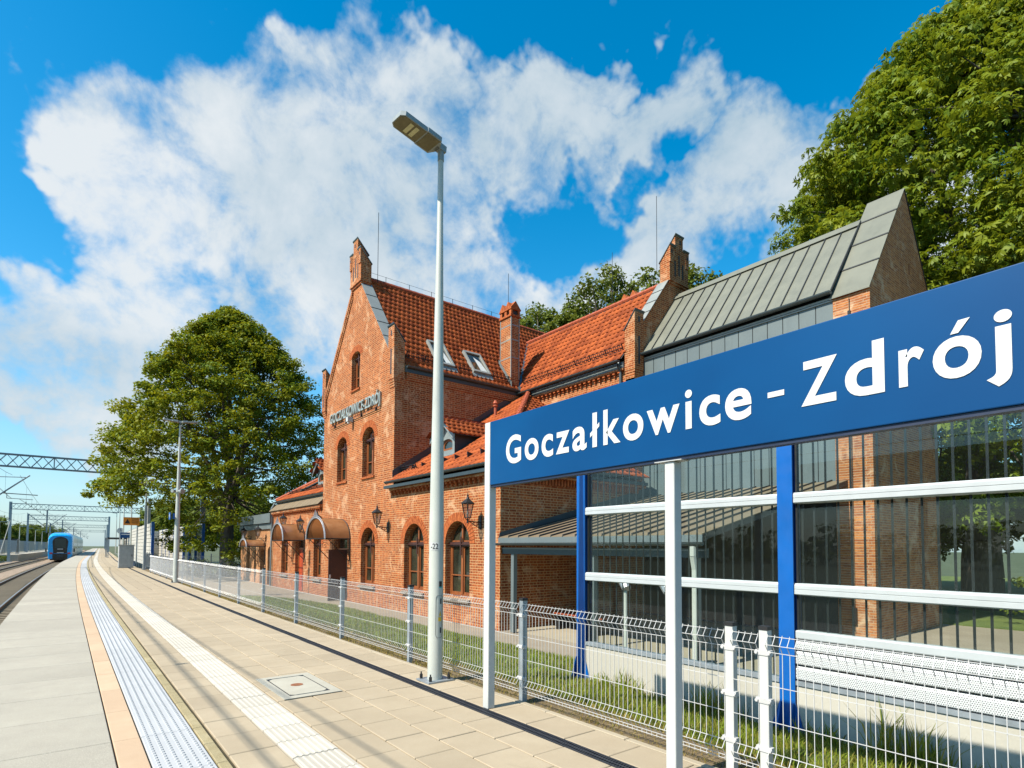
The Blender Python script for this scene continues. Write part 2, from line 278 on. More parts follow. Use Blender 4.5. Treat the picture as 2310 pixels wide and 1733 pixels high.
plain('train_glass', (0.015, 0.03, 0.03), 0.08); plain('sign_orange', (0.75, 0.24, 0.015), 0.5); plain('cabinet_grey', (0.44, 0.45, 0.44), 0.5); plain('catenary', (0.20, 0.24, 0.27), 0.5, 0.4); plain('wire_dark', (0.03, 0.03, 0.032), 0.5, 0.3)
plain('yellow', (0.75, 0.48, 0.02), 0.5); plain('teal', (0.02, 0.35, 0.36), 0.5); plain('bench_red', (0.28, 0.06, 0.02), 0.6)
s = NT('perforated'); p = s.pos(); sp = s.node('ShaderNodeSeparateXYZ'); s.l.new(p, sp.inputs[0])
pitch = 0.017
row = s.math('FLOOR', s.math('DIVIDE', sp.outputs[2], pitch)); sh = s.math('MULTIPLY', s.math('MODULO', row, 2.0), 0.5)
fu = s.math('SUBTRACT', s.math('FRACT', s.math('ADD', s.math('DIVIDE', s.math('ADD', sp.outputs[1], 50.0), pitch), sh)), 0.5); fv = s.math('SUBTRACT', s.math('FRACT', s.math('DIVIDE', s.math('ADD', sp.outputs[2], 50.0 - 50.0 % pitch), pitch)), 0.5)
rr = s.math('SQRT', s.math('ADD', s.math('MULTIPLY', fu, fu), s.math('MULTIPLY', fv, fv)))
s.set(s.mix(s.ramp(rr, 0.24, 0.30), (0.035, 0.04, 0.04), (0.50, 0.52, 0.51)), 0.45)

# ------------------------------------------------------------------ mesh helpers
ORI = {}
class MB:
    def __init__(s): s.v, s.f = [], []
    def add(s, vs, fs):
        b = len(s.v); s.v += [tuple(p) for p in vs]; s.f += [tuple(i + b for i in f) for f in fs]; return s
    def box(s, x0, y0, z0, x1, y1, z1):
        return s.add([(x0, y0, z0), (x1, y0, z0), (x1, y1, z0), (x0, y1, z0), (x0, y0, z1), (x1, y0, z1), (x1, y1, z1), (x0, y1, z1)],
                     [(0, 3, 2, 1), (4, 5, 6, 7), (0, 1, 5, 4), (1, 2, 6, 5), (2, 3, 7, 6), (3, 0, 4, 7)])
    def quad(s, *p): return s.add(p, [tuple(range(len(p)))])
    def prism(s, loop, off):
        n = len(loop); o = Vector(off); a = [Vector(p) for p in loop]
        return s.add([*a, *[p + o for p in a]], [tuple(range(n - 1, -1, -1)), tuple(range(n, 2 * n))] + [(i, (i + 1) % n, n + (i + 1) % n, n + i) for i in range(n)])
    def cyl(s, p0, p1, ra, rb=None, n=10, caps=True):
        p0, p1 = Vector(p0), Vector(p1); rb = ra if rb is None else rb
        d = (p1 - p0).normalized(); a = d.orthogonal().normalized(); b = d.cross(a)
        vs = [p0 + (a * cos(t) + b * sin(t)) * ra for t in (2 * pi * i / n for i in range(n))] + [p1 + (a * cos(t) + b * sin(t)) * rb for t in (2 * pi * i / n for i in range(n))]
        fs = [(i, (i + 1) % n, n + (i + 1) % n, n + i) for i in range(n)]
        if caps: fs += [tuple(range(n - 1, -1, -1)), tuple(range(n, 2 * n))]
        return s.add(vs, fs)
    def tube(s, pts, r, n=6):
        pts = [Vector(p) for p in pts]
        for a, b in zip(pts, pts[1:]):
            if (b - a).length > 1e-6: s.cyl(a, b, r, r, n)
        return s
    def bar(s, p0, p1, w, h, up=(0, 0, 1)):
        p0, p1 = Vector(p0), Vector(p1); d = (p1 - p0).normalized(); u = Vector(up); sd_ = d.cross(u)
        if sd_.length < 1e-5: sd_ = d.cross(Vector((1, 0, 0)))
        sd_.normalize(); u = sd_.cross(d)
        c = [(-w / 2, -h / 2), (w / 2, -h / 2), (w / 2, h / 2), (-w / 2, h / 2)]
        return s.add([p0 + sd_ * a + u * b for a, b in c] + [p1 + sd_ * a + u * b for a, b in c], [(0, 3, 2, 1), (4, 5, 6, 7), (0, 1, 5, 4), (1, 2, 6, 5), (2, 3, 7, 6), (3, 0, 4, 7)])
    def mesh(s, name, mat, origin=(0, 0, 0), smooth=False):
        me = bpy.data.meshes.new(name); o = np.array(origin, float)
        me.from_pydata((np.array(s.v, float).reshape(-1, 3) - o).tolist(), [], s.f)
        me.materials.append(MAT[mat] if isinstance(mat, str) else mat)
        bm = bmesh.new(); bm.from_mesh(me); bmesh.ops.recalc_face_normals(bm, faces=bm.faces); bm.to_mesh(me); bm.free()
        if smooth: me.shade_smooth()
        return me
    def build(s, name, mat, parent=None, smooth=False, **tags):
        if parent is None:
            a = np.array(s.v); org = Vector(((a[:, 0].min() + a[:, 0].max()) / 2, (a[:, 1].min() + a[:, 1].max()) / 2, a[:, 2].min()))
        else: org = ORI[parent.name]
        ob = bpy.data.objects.new(name, s.mesh(name, mat, org, smooth)); COL.objects.link(ob)
        if parent is None: ob.location = org
        else: ob.parent = parent
        ORI[ob.name] = org.copy()
        return tag(ob, **tags)
def tag(o, label=None, cat=None, group=None, kind=None):
    if label: o['label'] = label
    if cat: o['category'] = cat
    if group: o['group'] = group
    if kind: o['kind'] = kind
    return o
def thing(name, loc, label=None, cat=None, group=None, kind=None):
    o = bpy.data.objects.new(name, None); COL.objects.link(o); o.location = loc; o.empty_display_size = 0.2; ORI[o.name] = Vector(loc)
    return tag(o, label, cat, group, kind)
def place(name, me, pos, parent, rotz=0.0, scale=None):
    'another object on shared mesh data'
    o = bpy.data.objects.new(name, me); COL.objects.link(o); p = Vector(pos)
    if parent is not None: o.parent = parent; p = p - ORI[parent.name]
    o.location = p; o.rotation_euler = (0, 0, rotz)
    if scale: o.scale = scale
    ORI[o.name] = Vector(pos); return o
def copy_tree(o, parent=None):
    c = o.copy(); COL.objects.link(c); c.parent = parent
    for ch in list(o.children): copy_tree(ch, c)
    return c
def soft(o, w=0.004, seg=2):
    b = o.modifiers.new('edge', 'BEVEL'); b.width = w; b.segments = seg; b.limit_method = 'ANGLE'; return o
def np_mesh(name, V, F, mat, tone=None, smooth=False, origin=(0, 0, 0)):
    'V (n,3), F (m,4) quads or (m,3) triangles'
    me = bpy.data.meshes.new(name); V = np.asarray(V, np.float32) - np.array(origin, np.float32); F = np.asarray(F, np.int32); k = F.shape[1]
    me.vertices.add(len(V)); me.vertices.foreach_set('co', V.ravel()); me.loops.add(F.size); me.loops.foreach_set('vertex_index', F.ravel())
    me.polygons.add(len(F)); me.polygons.foreach_set('loop_start', np.arange(0, F.size, k, dtype=np.int32))
    me.update(calc_edges=True); me.materials.append(MAT[mat])
    if tone is not None:
        tone = np.asarray(tone, np.float32)
        if tone.ndim == 1: a = me.attributes.new('tone', 'FLOAT', 'FACE'); a.data.foreach_set('value', tone)
        else:
            a = me.attributes.new('tone', 'FLOAT_COLOR', 'FACE'); c = np.ones((len(F), 4), np.float32); c[:, :tone.shape[1]] = tone; a.data.foreach_set('color', c.ravel())
    if smooth: me.shade_smooth()
    return me
def link_mesh(name, me, parent=None, loc=(0, 0, 0), **tags):
    o = bpy.data.objects.new(name, me); COL.objects.link(o)
    if parent is not None: o.parent = parent; o.location = Vector(loc) - ORI[parent.name]
    else: o.location = loc
    ORI[o.name] = Vector(loc); return tag(o, **tags)
def arch_loop(yc, w, z0, zs, rise, n=14):
    'opening outline in (y, z): flat foot, arched head'
    pts = [(yc - w / 2, z0), (yc + w / 2, z0)]
    return pts + [(yc + w / 2 * cos(pi * i / n), zs + rise * sin(pi * i / n)) for i in range(n + 1)]
def holed(outer, holes, mp, reveal, mb=None):
    'wall face with openings; reveal = depth vector of the openings'
    mb = mb or MB(); loops = [outer] + holes
    flat = [p for l in loops for p in l]
    tris = tessellate_polygon([[Vector((p[0], p[1], 0)) for p in l] for l in loops])
    mb.add([mp(*p) for p in flat], [tuple(t) for t in tris])
    rv = Vector(reveal)
    for h in holes:
        n = len(h); a = [Vector(mp(*p)) for p in h]
        mb.add(a + [p + rv for p in a], [(i, (i + 1) % n, n + (i + 1) % n, n + i) for i in range(n)])
    return mb
def text_loops(ch, offset=0.0):
    'mesh of one or more characters in the built-in font: (verts, faces)'
    cu = bpy.data.curves.new('glyph', 'FONT'); cu.body = ch; cu.size = 1.0; cu.offset = offset; cu.resolution_u = 6; cu.fill_mode = 'FRONT'
    ob = bpy.data.objects.new('glyph', cu); COL.objects.link(ob)
    dg = bpy.context.evaluated_depsgraph_get(); me = ob.evaluated_get(dg).to_mesh()
    V = [tuple(v.co) for v in me.vertices]; F = [tuple(p.vertices) for p in me.polygons]
    ob.evaluated_get(dg).to_mesh_clear(); bpy.data.objects.remove(ob); bpy.data.curves.remove(cu); return V, F

def dY(Y):
    'sideways drift of the curving platform and track'
    return 0.0 if Y < 15 else (0.04 * (Y - 15) ** 2 / 140 if Y < 85 else 1.4 + 0.04 * (Y - 85))
def strip(mb, x0, x1, y0, y1, z0, z1, step=2.0):
    'a band that follows the curve, with sides'
    n = max(1, int(math.ceil((y1 - y0) / step))); ys = [y0 + (y1 - y0) * i / n for i in range(n + 1)]
    V = []
    for y in ys: d = dY(y); V += [(x0 + d, y, z0), (x1 + d, y, z0), (x1 + d, y, z1), (x0 + d, y, z1)]
    F = []
    for i in range(n):
        a, b = 4 * i, 4 * i + 4
        F += [(a + 3, a + 2, b + 2, b + 3), (a, a + 3, b + 3, b), (a + 2, a + 1, b + 1, b + 2)]
    F += [(0, 1, 2, 3), (4 * n + 3, 4 * n + 2, 4 * n + 1, 4 * n)]
    return mb.add(V, F)

# ------------------------------------------------------------------ ground and setting
GZ, RZ = -0.70, -0.85
g = MB(); g.quad((-900, -600, -1.35), (900, -600, -1.35), (900, 1600, -1.35), (-900, 1600, -1.35)); g.build('ground', 'ground_far', kind='structure')
g = MB(); strip(g, -9.2, -0.99, -40, 360, -1.34, -1.02, 4); g.build('track_bed', 'ballast', kind='structure')
g = MB(); g.box(8.25, -25, -1.30, 60, 49, GZ); g.build('station_yard', 'yard', kind='structure')
g = MB(); g.box(9.75, 5.0, GZ + 0.001, 16.0, 12.5, GZ + 0.012); g.build('canopy_paving', 'yard_light', kind='structure')
g = MB(); g.box(3.86, 22.0, -1.30, 8.25, 49, GZ + 0.004)
g.build('forecourt_paving', 'yard', kind='structure')
prof = [(3.80, -0.06), (4.0, -0.08), (4.4, -0.13), (5.2, -0.22), (6.0, -0.28), (6.8, -0.40), (7.6, -0.56), (8.25, -0.69)]
def lawn_z(x):
    for (a, za), (b, zb) in zip(prof, prof[1:]):
        if x <= b: return za + (zb - za) * max(0, (x - a)) / (b - a)
    return prof[-1][1]
g = MB()
ys = np.linspace(-6, 22.5, 58); xs = np.linspace(3.80, 8.27, 24)
V = [(x, y, lawn_z(x) + random.uniform(-0.012, 0.012)) for y in ys for x in xs]
F = [(j * 24 + i, j * 24 + i + 1, (j + 1) * 24 + i + 1, (j + 1) * 24 + i) for j in range(57) for i in range(23)]
g.add(V, F); lawn = g.build('lawn_bank', 'turf', kind='structure')
g = MB(); strip(g, 3.78, 4.22, -6, 48, -0.5, -0.028, 1.0); g.build('fence_verge', 'soil', kind='structure')
g = MB(); g.box(21.5, -25, GZ - 0.2, 60, 16, GZ + 0.03); g.build('park_lawn', 'turf', kind='structure')

# platform: body, then every slab, strip and paver that can be told apart
platform = MB(); strip(platform, -0.93, 3.80, -6, 330, -1.33, -0.022, 3.0)
platform = platform.build('platform', 'joint_bed', kind='structure')
g = MB(); strip(g, -0.97, -0.935, -6, 330, -1.30, -0.10, 3.0); g.build('platform_wall', 'slab_edge', platform)
def piece(w, l, t, gap=0.004, bev=0.005):
    x0, x1, y0, y1 = gap / 2, w - gap / 2, gap / 2, l - gap / 2; b = bev
    m_ = MB()
    m_.add([(x0, y0, -t), (x1, y0, -t), (x1, y1, -t), (x0, y1, -t), (x0, y0, -b), (x1, y0, -b), (x1, y1, -b), (x0, y1, -b), (x0 + b, y0 + b, 0), (x1 - b, y0 + b, 0), (x1 - b, y1 - b, 0), (x0 + b, y1 - b, 0)],
           [(0, 1, 5, 4), (1, 2, 6, 5), (2, 3, 7, 6), (3, 0, 4, 7), (4, 5, 9, 8), (5, 6, 10, 9), (6, 7, 11, 10), (7, 4, 8, 11), (8, 9, 10, 11)])
    return m_
def lay(name, x0, w, pitch, phase, mat, y_obj, y_end, t=0.05, extra=None, jit=0.0018, gap=0.007):
    'a column of pieces: single objects near, one joined stretch beyond'
    pm = piece(w, pitch, t, gap)
    if extra: extra(pm)
    me = pm.mesh(name, mat); y = phase - pitch * math.ceil((phase - 1.6) / pitch)
    while y < y_obj:
        d = dY(y + pitch / 2); h = (dY(y + pitch) - dY(y)) / pitch
        o = place(name, me, (x0 + d, y, random.uniform(-jit, jit)), platform, -math.atan(h)); y += pitch
    fm = MB(); n = 0; ends = y
    while ends < y_end:
        d0, d1 = dY(ends), dY(ends + pitch); gp = 0.005
        fm.quad((x0 + d0 + gp / 2, ends + gp, 0), (x0 + w + d0 - gp / 2, ends + gp, 0), (x0 + w + d1 - gp / 2, ends + pitch, 0), (x0 + d1 + gp / 2, ends + pitch, 0)); ends += pitch
    fm.build(name + '_far_stretch', mat, platform, kind='stuff')
lay('edge_slab', -0.97, 1.318, 1.005, 6.69, 'slab_edge', 60, 330, 0.10)
lay('warning_strip', 0.352, 0.190, 1.005, 6.69, 'strip_orange', 60, 330)
def domes(pm):
    for i in range(6):
        for j in range(17):
            cx, cy = 0.04 + i * 0.059, 0.03 + j * 0.0591; n = 6; ra, rb, hh = 0.0155, 0.010, 0.008
            pm.add([(cx + ra * cos(2 * pi * k / n), cy + ra * sin(2 * pi * k / n), 0.0) for k in range(n)] + [(cx + rb * cos(2 * pi * k / n), cy + rb * sin(2 * pi * k / n), hh) for k in range(n)],
                   [(k, (k + 1) % n, n + (k + 1) % n, n + k) for k in range(n)] + [tuple(range(n, 2 * n))])
lay('tactile_plate', 0.546, 0.376, 1.005, 6.69, 'tactile_white', 60, 330, extra=domes)
lay('aggregate_block', 0.926, 0.086, 0.5025, 6.69, 'aggregate', 28, 330, gap=0.010)
lay('paver', 1.030, 0.362, 0.5, 6.30, 'paver', 24, 330, gap=0.010)
def ribs(pm):
    for i in range(7):
        x = 0.035 + i * 0.049; pm.add([(x - 0.014, 0.006, 0.0), (x + 0.014, 0.006, 0.0), (x + 0.014, 0.404, 0.0), (x - 0.014, 0.404, 0.0), (x - 0.008, 0.008, 0.0045), (x + 0.008, 0.008, 0.0045), (x + 0.008, 0.402, 0.0045), (x - 0.008, 0.402, 0.0045)],
                                     [(4, 5, 6, 7), (0, 1, 5, 4), (1, 2, 6, 5), (2, 3, 7, 6), (3, 0, 4, 7)])
lay('guide_tile', 1.398, 0.364, 0.41, 6.90, 'guide_tile', 40, 330, extra=ribs, gap=0.010)
for i, (x0, w, ph) in enumerate([(1.768, 0.358, 6.13), (2.128, 0.358, 6.38), (2.488, 0.388, 6.13), (2.878, 0.332, 6.38)]):
    lay('paver', x0, w, 0.5, ph, 'paver', 24, 330, gap=0.010)
lay('paver', 3.338, 0.385, 0.5, 6.02, 'paver', 24, 330, gap=0.010)
lay('kerb_stone', 3.727, 0.075, 1.0, 6.2, 'kerb', 40, 330, 0.14, gap=0.010)
# drainage channel
g = MB(); strip(g, 3.214, 3.334, -3, 330, -0.06, -0.012, 2.0); drain = g.build('drain_channel', 'drain_dark', platform)
gr = MB(); gr.box(0, 0.0, -0.012, 0.014, 0.5, 0); gr.box(0.104, 0.0, -0.012, 0.118, 0.5, 0); gr.box(0.052, 0.0, -0.012, 0.066, 0.5, -0.001)
for k in range(20): gr.box(0.014, k * 0.025 + 0.004, -0.010, 0.104, k * 0.025 + 0.014, -0.002)
me = gr.mesh('drain_grate', 'drain_dark')
y = 1.4
while y < 26: place('drain_grate', me, (3.215 + dY(y), y, 0.0), platform); y += 0.502
# manhole set in the paving
mh = thing('manhole_cover', (2.14, 6.69, 0.0), 'square concrete manhole cover with a rusty round disc, set in the platform paving', 'manhole')
g = MB(); o_, i_ = [(1.835, 6.13), (2.455, 6.13), (2.455, 7.27), (1.835, 7.27)], [(1.925, 6.235), (2.365, 6.235), (2.365, 7.165), (1.925, 7.165)]
for k in range(4):
    a, b = o_[k], o_[(k + 1) % 4]; c, d = i_[(k + 1) % 4], i_[k]; g.prism([(*a, 0.004), (*b, 0.004), (*c, 0.004), (*d, 0.004)], (0, 0, 0.006))
g.build('surround', 'manhole_concrete', mh)
g = MB(); g.box(1.925, 6.235, 0.003, 2.365, 7.165, 0.0045); g.build('groove', 'drain_dark', mh)
g = MB(); c_ = 0.05; x0, x1, y0, y1 = 1.945, 2.345, 6.262, 7.138
g.prism([(x0 + c_, y0, 0.004), (x1 - c_, y0, 0.004), (x1, y0 + c_, 0.004), (x1, y1 - c_, 0.004), (x1 - c_, y1, 0.004), (x0 + c_, y1, 0.004), (x0, y1 - c_, 0.004), (x0, y0 + c_, 0.004)], (0, 0, 0.006)); lid = g.build('lid', 'manhole_concrete', mh)
g = MB(); g.cyl((2.141, 6.70, 0.009), (2.141, 6.70, 0.0125), 0.068, n=24); g.build('disc', 'rust', lid)

# tracks
def track(xc, label):
    t = thing('railway_track', (xc, 30, -1.02), label, 'track')
    sl = MB(); sl.box(-1.3, -0.13, -0.10, 1.3, 0.13, 0.05); me = sl.mesh('sleeper', 'sleeper')
    y = 12.0
    while y < 150: place('sleeper', me, (xc + dY(y), y, -1.02), t); y += 0.62
    for sx in (-0.75, 0.75):
        r = MB(); strip(r, xc + sx - 0.065, xc + sx + 0.065, -20, 360, RZ - 0.165, RZ - 0.14, 3); strip(r, xc + sx - 0.012, xc + sx + 0.012, -20, 360, RZ - 0.14, RZ - 0.04, 3); strip(r, xc + sx - 0.036, xc + sx + 0.036, -20, 360, RZ - 0.04, RZ - 0.002, 3)
        ro = r.build('rail', 'rail_side', t)
        r = MB(); strip(r, xc + sx - 0.030, xc + sx + 0.030, -20, 360, RZ - 0.01, RZ, 3); r.build('running_surface', 'rail_top', ro)
track(-2.75, 'ballasted railway track next to the paved platform edge'); track(-6.75, 'ballasted railway track beside the opposite platform')

# ------------------------------------------------------------------ old brick station
XF, YC, YG0, YG1, YL, YX = 9.45, 12.53, 19.10, 26.37, 34.30, 41.9
YGC = (YG0 + YG1) / 2
st = thing('station_building', (XF + 4, YGC, GZ), 'old red brick station with stepped gable, orange tiled roofs and arched windows', 'building')
fx = lambda y, z: (XF, y, z)
wins = {  # name: centre y, width, foot z, spring z, rise
    'w1': (21.25, 1.32, 0.10, 1.70, 0.66), 'w2': (17.48, 1.41, 0.10, 1.70, 0.705), 'w3': (14.72, 1.38, 0.08, 1.70, 0.70),
    'a': (24.10, 1.13, 4.44, 5.92, 0.47), 'b': (21.36, 1.16, 4.42, 5.92, 0.48), 'attic': (22.76, 0.88, 8.25, 9.62, 0.22),
    'e': (26.98, 1.05, 0.10, 1.70, 0.52), 'd': (32.1, 1.15, 0.10, 1.70, 0.57)}
door1 = (24.10, 1.50, GZ + 0.02, 1.75, 0.72); door2 = (29.62, 1.28, GZ + 0.02, 1.65, 0.60)
# front of the gable block
gz = lambda y: 12.68 - (abs(y - YGC) - 0.40) * 1.313
outer = [(YG0, GZ), (YG1, GZ), (YG1, 8.5), (YG1 - 0.25, gz(YG1 - 0.25)), (YGC + 0.40, 12.68), (YGC - 0.40, 12.68), (YG0 + 0.25, gz(YG0 + 0.25)), (YG0, 8.5)]
g = holed(outer, [arch_loop(*wins[k]) for k in ('w1', 'a', 'b', 'attic')] + [arch_loop(*door1)], fx, (0.36, 0, 0))
V0 = len(g.v)
top = outer[2:]  # parapet back face and top
g.add([(XF + 0.40, y, z) for y, z in top] + [(XF, y, z) for y, z in top], [tuple(range(6))] + [(i, i + 1, 7 + i, 6 + i) for i in range(5)])
# side walls and back
g.quad((XF, YG0, GZ), (20.4, YG0, GZ), (20.4, YG0, 8.5), (XF, YG0, 8.5)); g.quad((XF, YG1, GZ), (20.4, YG1, GZ), (20.4, YG1, 8.5), (XF, YG1, 8.5)); g.quad((20.4, YG0, GZ), (20.4, YG1, GZ), (20.4, YG1, 8.5), (20.4, YGC, 13.1), (20.4, YG0, 8.5))
gable = g.build('gable_wall', 'brick', st)
# projecting rake band on the far slope and corbel band
g = MB()
for sgn in (1,):
    for k, (dz, wd, pr) in enumerate([(0.02, 0.16, 0.07), (-0.24, 0.09, 0.04)]):
        a, b = YG1 - 0.05, YGC + 0.42; za, zb = gz(a) + dz, gz(b) + dz
        g.prism([(XF - pr, a, za), (XF - pr, b, zb), (XF - pr, b, zb - wd * 1.5), (XF - pr, a, za - wd * 1.5)], (pr - 0.002, 0, 0))
g.build('rake_band', 'brick', st)
# metal coping panels on the near and far slopes
for side in (-1, 1):
    ye, yt = YGC + side * (abs(YG0 - YGC) - 0.42), YGC + side * 0.42; nP = 5
    for i in range(nP):
        ya, yb = ye + (yt - ye) * i / nP, ye + (yt - ye) * (i + 1) / nP - (yt - ye) * 0.006
        P = lambda y, x, o=0.0: (x, y, gz(y) + 0.025 + o)
        g = MB(); g.prism([P(ya, XF - 0.04), P(yb, XF - 0.04), P(yb, XF + 0.46), P(ya, XF + 0.46)], (0, 0, 0.03))
        g.build('coping_panel', 'zinc_cap', st)
        if i: s_ = MB(); s_.bar(Vector(P(ya, XF - 0.045, 0.032)), Vector(P(ya, XF + 0.465, 0.032)), 0.03, 0.02); s_.build('coping_seam', 'seam_dark', st)
def stepped_turret(c, half, depth, z0, zs, zt, ax, dirn, front, name='gable_turret'):
    """brick finial over a gable: ax 'y' spreads along y and faces -x, ax 'x' spreads along x and faces -y; the caps fall to the back"""
    def Q(u, d, z): return (front + d, u, z) if ax == 'y' else (u, front + d, z)
    m_ = MB(); drop = depth * 1.25
    def pent(u0, u1, za, zb, d0=0.0, dep=depth):
        m_.prism([Q(u0, d0, za), Q(u0, dep, za), Q(u0, dep, zb - (dep - d0) * 1.25), Q(u0, d0, zb)], Q(u1, d0, za) and tuple(np.subtract(Q(u1, d0, za), Q(u0, d0, za))))
    pent(c - half, c + half, z0 + 0.16, zs); pent(c - half * 0.42, c + half * 0.42, zs - 0.20, zt, -0.008, depth * 0.95)
    for s1 in (-1, 1):   # corner pilasters, slit mouldings
        u = c + s1 * half * 0.84; pent(u - half * 0.17, u + half * 0.17, zs - 0.62, zs - 0.005, -0.035)
    for u, zl, zh in [(-0.36, 0.30, 0.95), (0.0, 0.45, 1.30), (0.36, 0.30, 0.95)]: pass
    for e_, d_, za, zb in ((0.96, 0.03, z0, z0 + 0.09), (1.02, -0.02, z0 + 0.0901, z0 + 0.1599)):
        a, b = Q(c - half * e_, d_, za), Q(c + half * e_, depth, zb); m_.box(*[min(p, q) for p, q in zip(a, b)], *[max(p, q) for p, q in zip(a, b)])
    t_ = m_.build(name, 'brick', st)
    sl = MB()
    for u, za, zb in [(-0.42, z0 + 0.32, z0 + 0.32 + (zs - z0) * 0.42), (0.0, z0 + 0.40, z0 + 0.40 + (zs - z0) * 0.56), (0.40, z0 + 0.32, z0 + 0.32 + (zs - z0) * 0.42), (-0.84, zs - 0.28, zs - 0.14), (0.84, zs - 0.28, zs - 0.14), (0.12, zt - 0.27, zt - 0.12)]:
        w = 0.045; off = -0.038 if abs(u) > 0.8 else (-0.011 if abs(u - 0.12) < 0.01 else -0.003)
        a, b = Q(c + u * half - w, off, za), Q(c + u * half + w, off + 0.02, zb)
        sl.box(*[min(p, q) for p, q in zip(a, b)], *[max(p, q) for p, q in zip(a, b)])
    sl.build('slit', 'slate_dark', t_)
    cp = MB()
    for u0, u1, zb in [(c - half * 1.06, c - half * 0.40, zs), (c + half * 0.40, c + half * 1.06, zs), (c - half * 0.48, c + half * 0.48, zt)]:
        a = [Q(u0, -0.05, zb + 0.045), Q(u1, -0.05, zb + 0.045), Q(u1, depth + 0.03, zb - depth * 1.25 + 0.01), Q(u0, depth + 0.03, zb - depth * 1.25 + 0.01)]
        cp.prism(a, (0, 0, 0.03))
    cp.build('cap', 'gutter_grey', t_)
def shoulder(u0, u1, front, depth, z0, z1, ax):
    def Q(u, d, z): return (front + d, u, z) if ax == 'y' else (u, front + d, z)
    m_ = MB()
    def pent(a, b, za, zb, d0): m_.prism([Q(a, d0, za), Q(a, depth, za), Q(a, depth, zb - (depth - d0) * 1.3), Q(a, d0, zb)], tuple(np.subtract(Q(b, d0, za), Q(a, d0, za))))
    pent(u0, u1, z0 + 0.3, z1, 0)
    for k_, (e_, d_) in enumerate(((0.046, 0.055), (0.03, 0.04), (0.015, 0.02))):
        a, b = Q(u0 + e_, d_, z0 + 0.1 * k_), Q(u1 - e_, depth, z0 + 0.1 * k_ + 0.0995); m_.box(*[min(p, q) for p, q in zip(a, b)], *[max(p, q) for p, q in zip(a, b)])
    t_ = m_.build('shoulder_turret', 'brick', st); sl = MB(); c = (u0 + u1) / 2
    for za, zb in ((z0 + 0.5, z1 - 0.85), (z1 - 0.35, z1 - 0.15)):
        a, b = Q(c - 0.05, -0.004, za), Q(c + 0.05, 0.02, zb); sl.box(*[min(p, q) for p, q in zip(a, b)], *[max(p, q) for p, q in zip(a, b)])
    sl.build('slit', 'slate_dark', t_)
    cp = MB(); cp.prism([Q(u0 - 0.03, -0.04, z1 + 0.045), Q(u1 + 0.03, -0.04, z1 + 0.045), Q(u1 + 0.03, depth + 0.03, z1 - depth * 1.3 - 0.0), Q(u0 - 0.03, depth + 0.03, z1 - depth * 1.3)], (0, 0, 0.04)); cp.build('cap', 'gutter', t_)
stepped_turret(YGC + 0.04, 0.56, 0.47, 12.62, 14.10, 14.62, 'y', 1, XF - 0.08)
shoulder(YG0 - 0.06, YG0 + 0.42, XF - 0.08, 0.44, 7.55, 9.85, 'y'); shoulder(YG1 - 0.30, YG1 + 0.14, XF - 0.08, 0.44, 7.62, 9.85, 'y')

# tiled roofs ---------------------------------------------------------------
def tiles(name, org, ua, ub, La, Lb, mask, parent, tw=0.215, tl=0.335, base=True):
    """org: eave corner, ua: unit vector along the eave, ub: unit vector up the slope"""
    org, ua, ub = Vector(org), Vector(ua).normalized(), Vector(ub).normalized(); nr = ua.cross(ub)
    if nr.z < 0: nr = -nr
    O, A, B, NV = (np.array(v) for v in (org, ua, ub, nr))
    ts = np.array([0, 0.22, 0.42, 0.68, 0.88, 1.0]); hs = np.array([0.012, 0.034, 0.020, 0.006, 0.006, 0.012])
    V, F, T = [], [], []
    for j in range(int(Lb / tl) + 1):
        for i in range(-1, int(La / tw) + 2):
            a = (i + (0.5 if j % 2 else 0)) * tw; b = j * tl
            if not mask(a + tw / 2, b + tl * 0.35): continue
            k = len(V); lift = 0.030 + random.uniform(-0.003, 0.003); sk = random.uniform(-0.004, 0.004)
            for t, h in zip(ts, hs): V.append(O + A * (a + t * tw) + B * (b - 0.03 + sk) + NV * (h + lift - 0.03))
            for t, h in zip(ts, hs): V.append(O + A * (a + t * tw) + B * (b - 0.03 + sk) + NV * (h + lift))
            for t, h in zip(ts, hs): V.append(O + A * (a + t * tw) + B * (b + tl) + NV * (h + 0.004))
            F += [(k + q, k + q + 1, k + 7 + q, k + 6 + q) for q in range(5)] + [(k + 6 + q, k + 7 + q, k + 13 + q, k + 12 + q) for q in range(5)]
            T += [random.random() ** 1.0] * 10
    me = np_mesh(name, np.array(V), np.array(F), 'roof_tile', np.array(T), origin=ORI[parent.name])
    o = bpy.data.objects.new(name, me); COL.objects.link(o); o.parent = parent; ORI[o.name] = ORI[parent.name].copy(); o['kind'] = 'stuff'; return o
def ridge(p0, p1, parent, name='ridge_tiles', r=0.10, seg=0.36):
    p0, p1 = Vector(p0), Vector(p1); n = int((p1 - p0).length / seg); m_ = MB()
    for i in range(n):
        a, b = p0.lerp(p1, i / n), p0.lerp(p1, (i + 1) / n + 0.02); m_.cyl(a, b, r * 1.08, r * 0.94, 8)
    return m_.build(name, 'roof_ridge', parent, smooth=False)
def snow_guard(P0, P1, up, parent, h=0.16, n=None):
    'grille standing on the roof above the eave'
    P0, P1, up = Vector(P0), Vector(P1), Vector(up).normalized(); L = (P1 - P0).length; m_ = MB()
    for k in (0.03, 0.5, 1.0): m_.tube([P0 + up * h * k, P1 + up * h * k], 0.013, 4)
    nb = int(L / 0.10)
    for i in range(nb + 1): q = P0.lerp(P1, i / nb); m_.tube([q, q + up * h], 0.009, 4)
    for i in range(int(L / 0.8) + 1):
        q = P0.lerp(P1, min(1, i * 0.8 / L)); m_.bar(q - up * 0.05, q + up * (h + 0.05), 0.03, 0.03, (0, 1, 0.3))
    return m_.build('snow_guard', 'iron', parent)
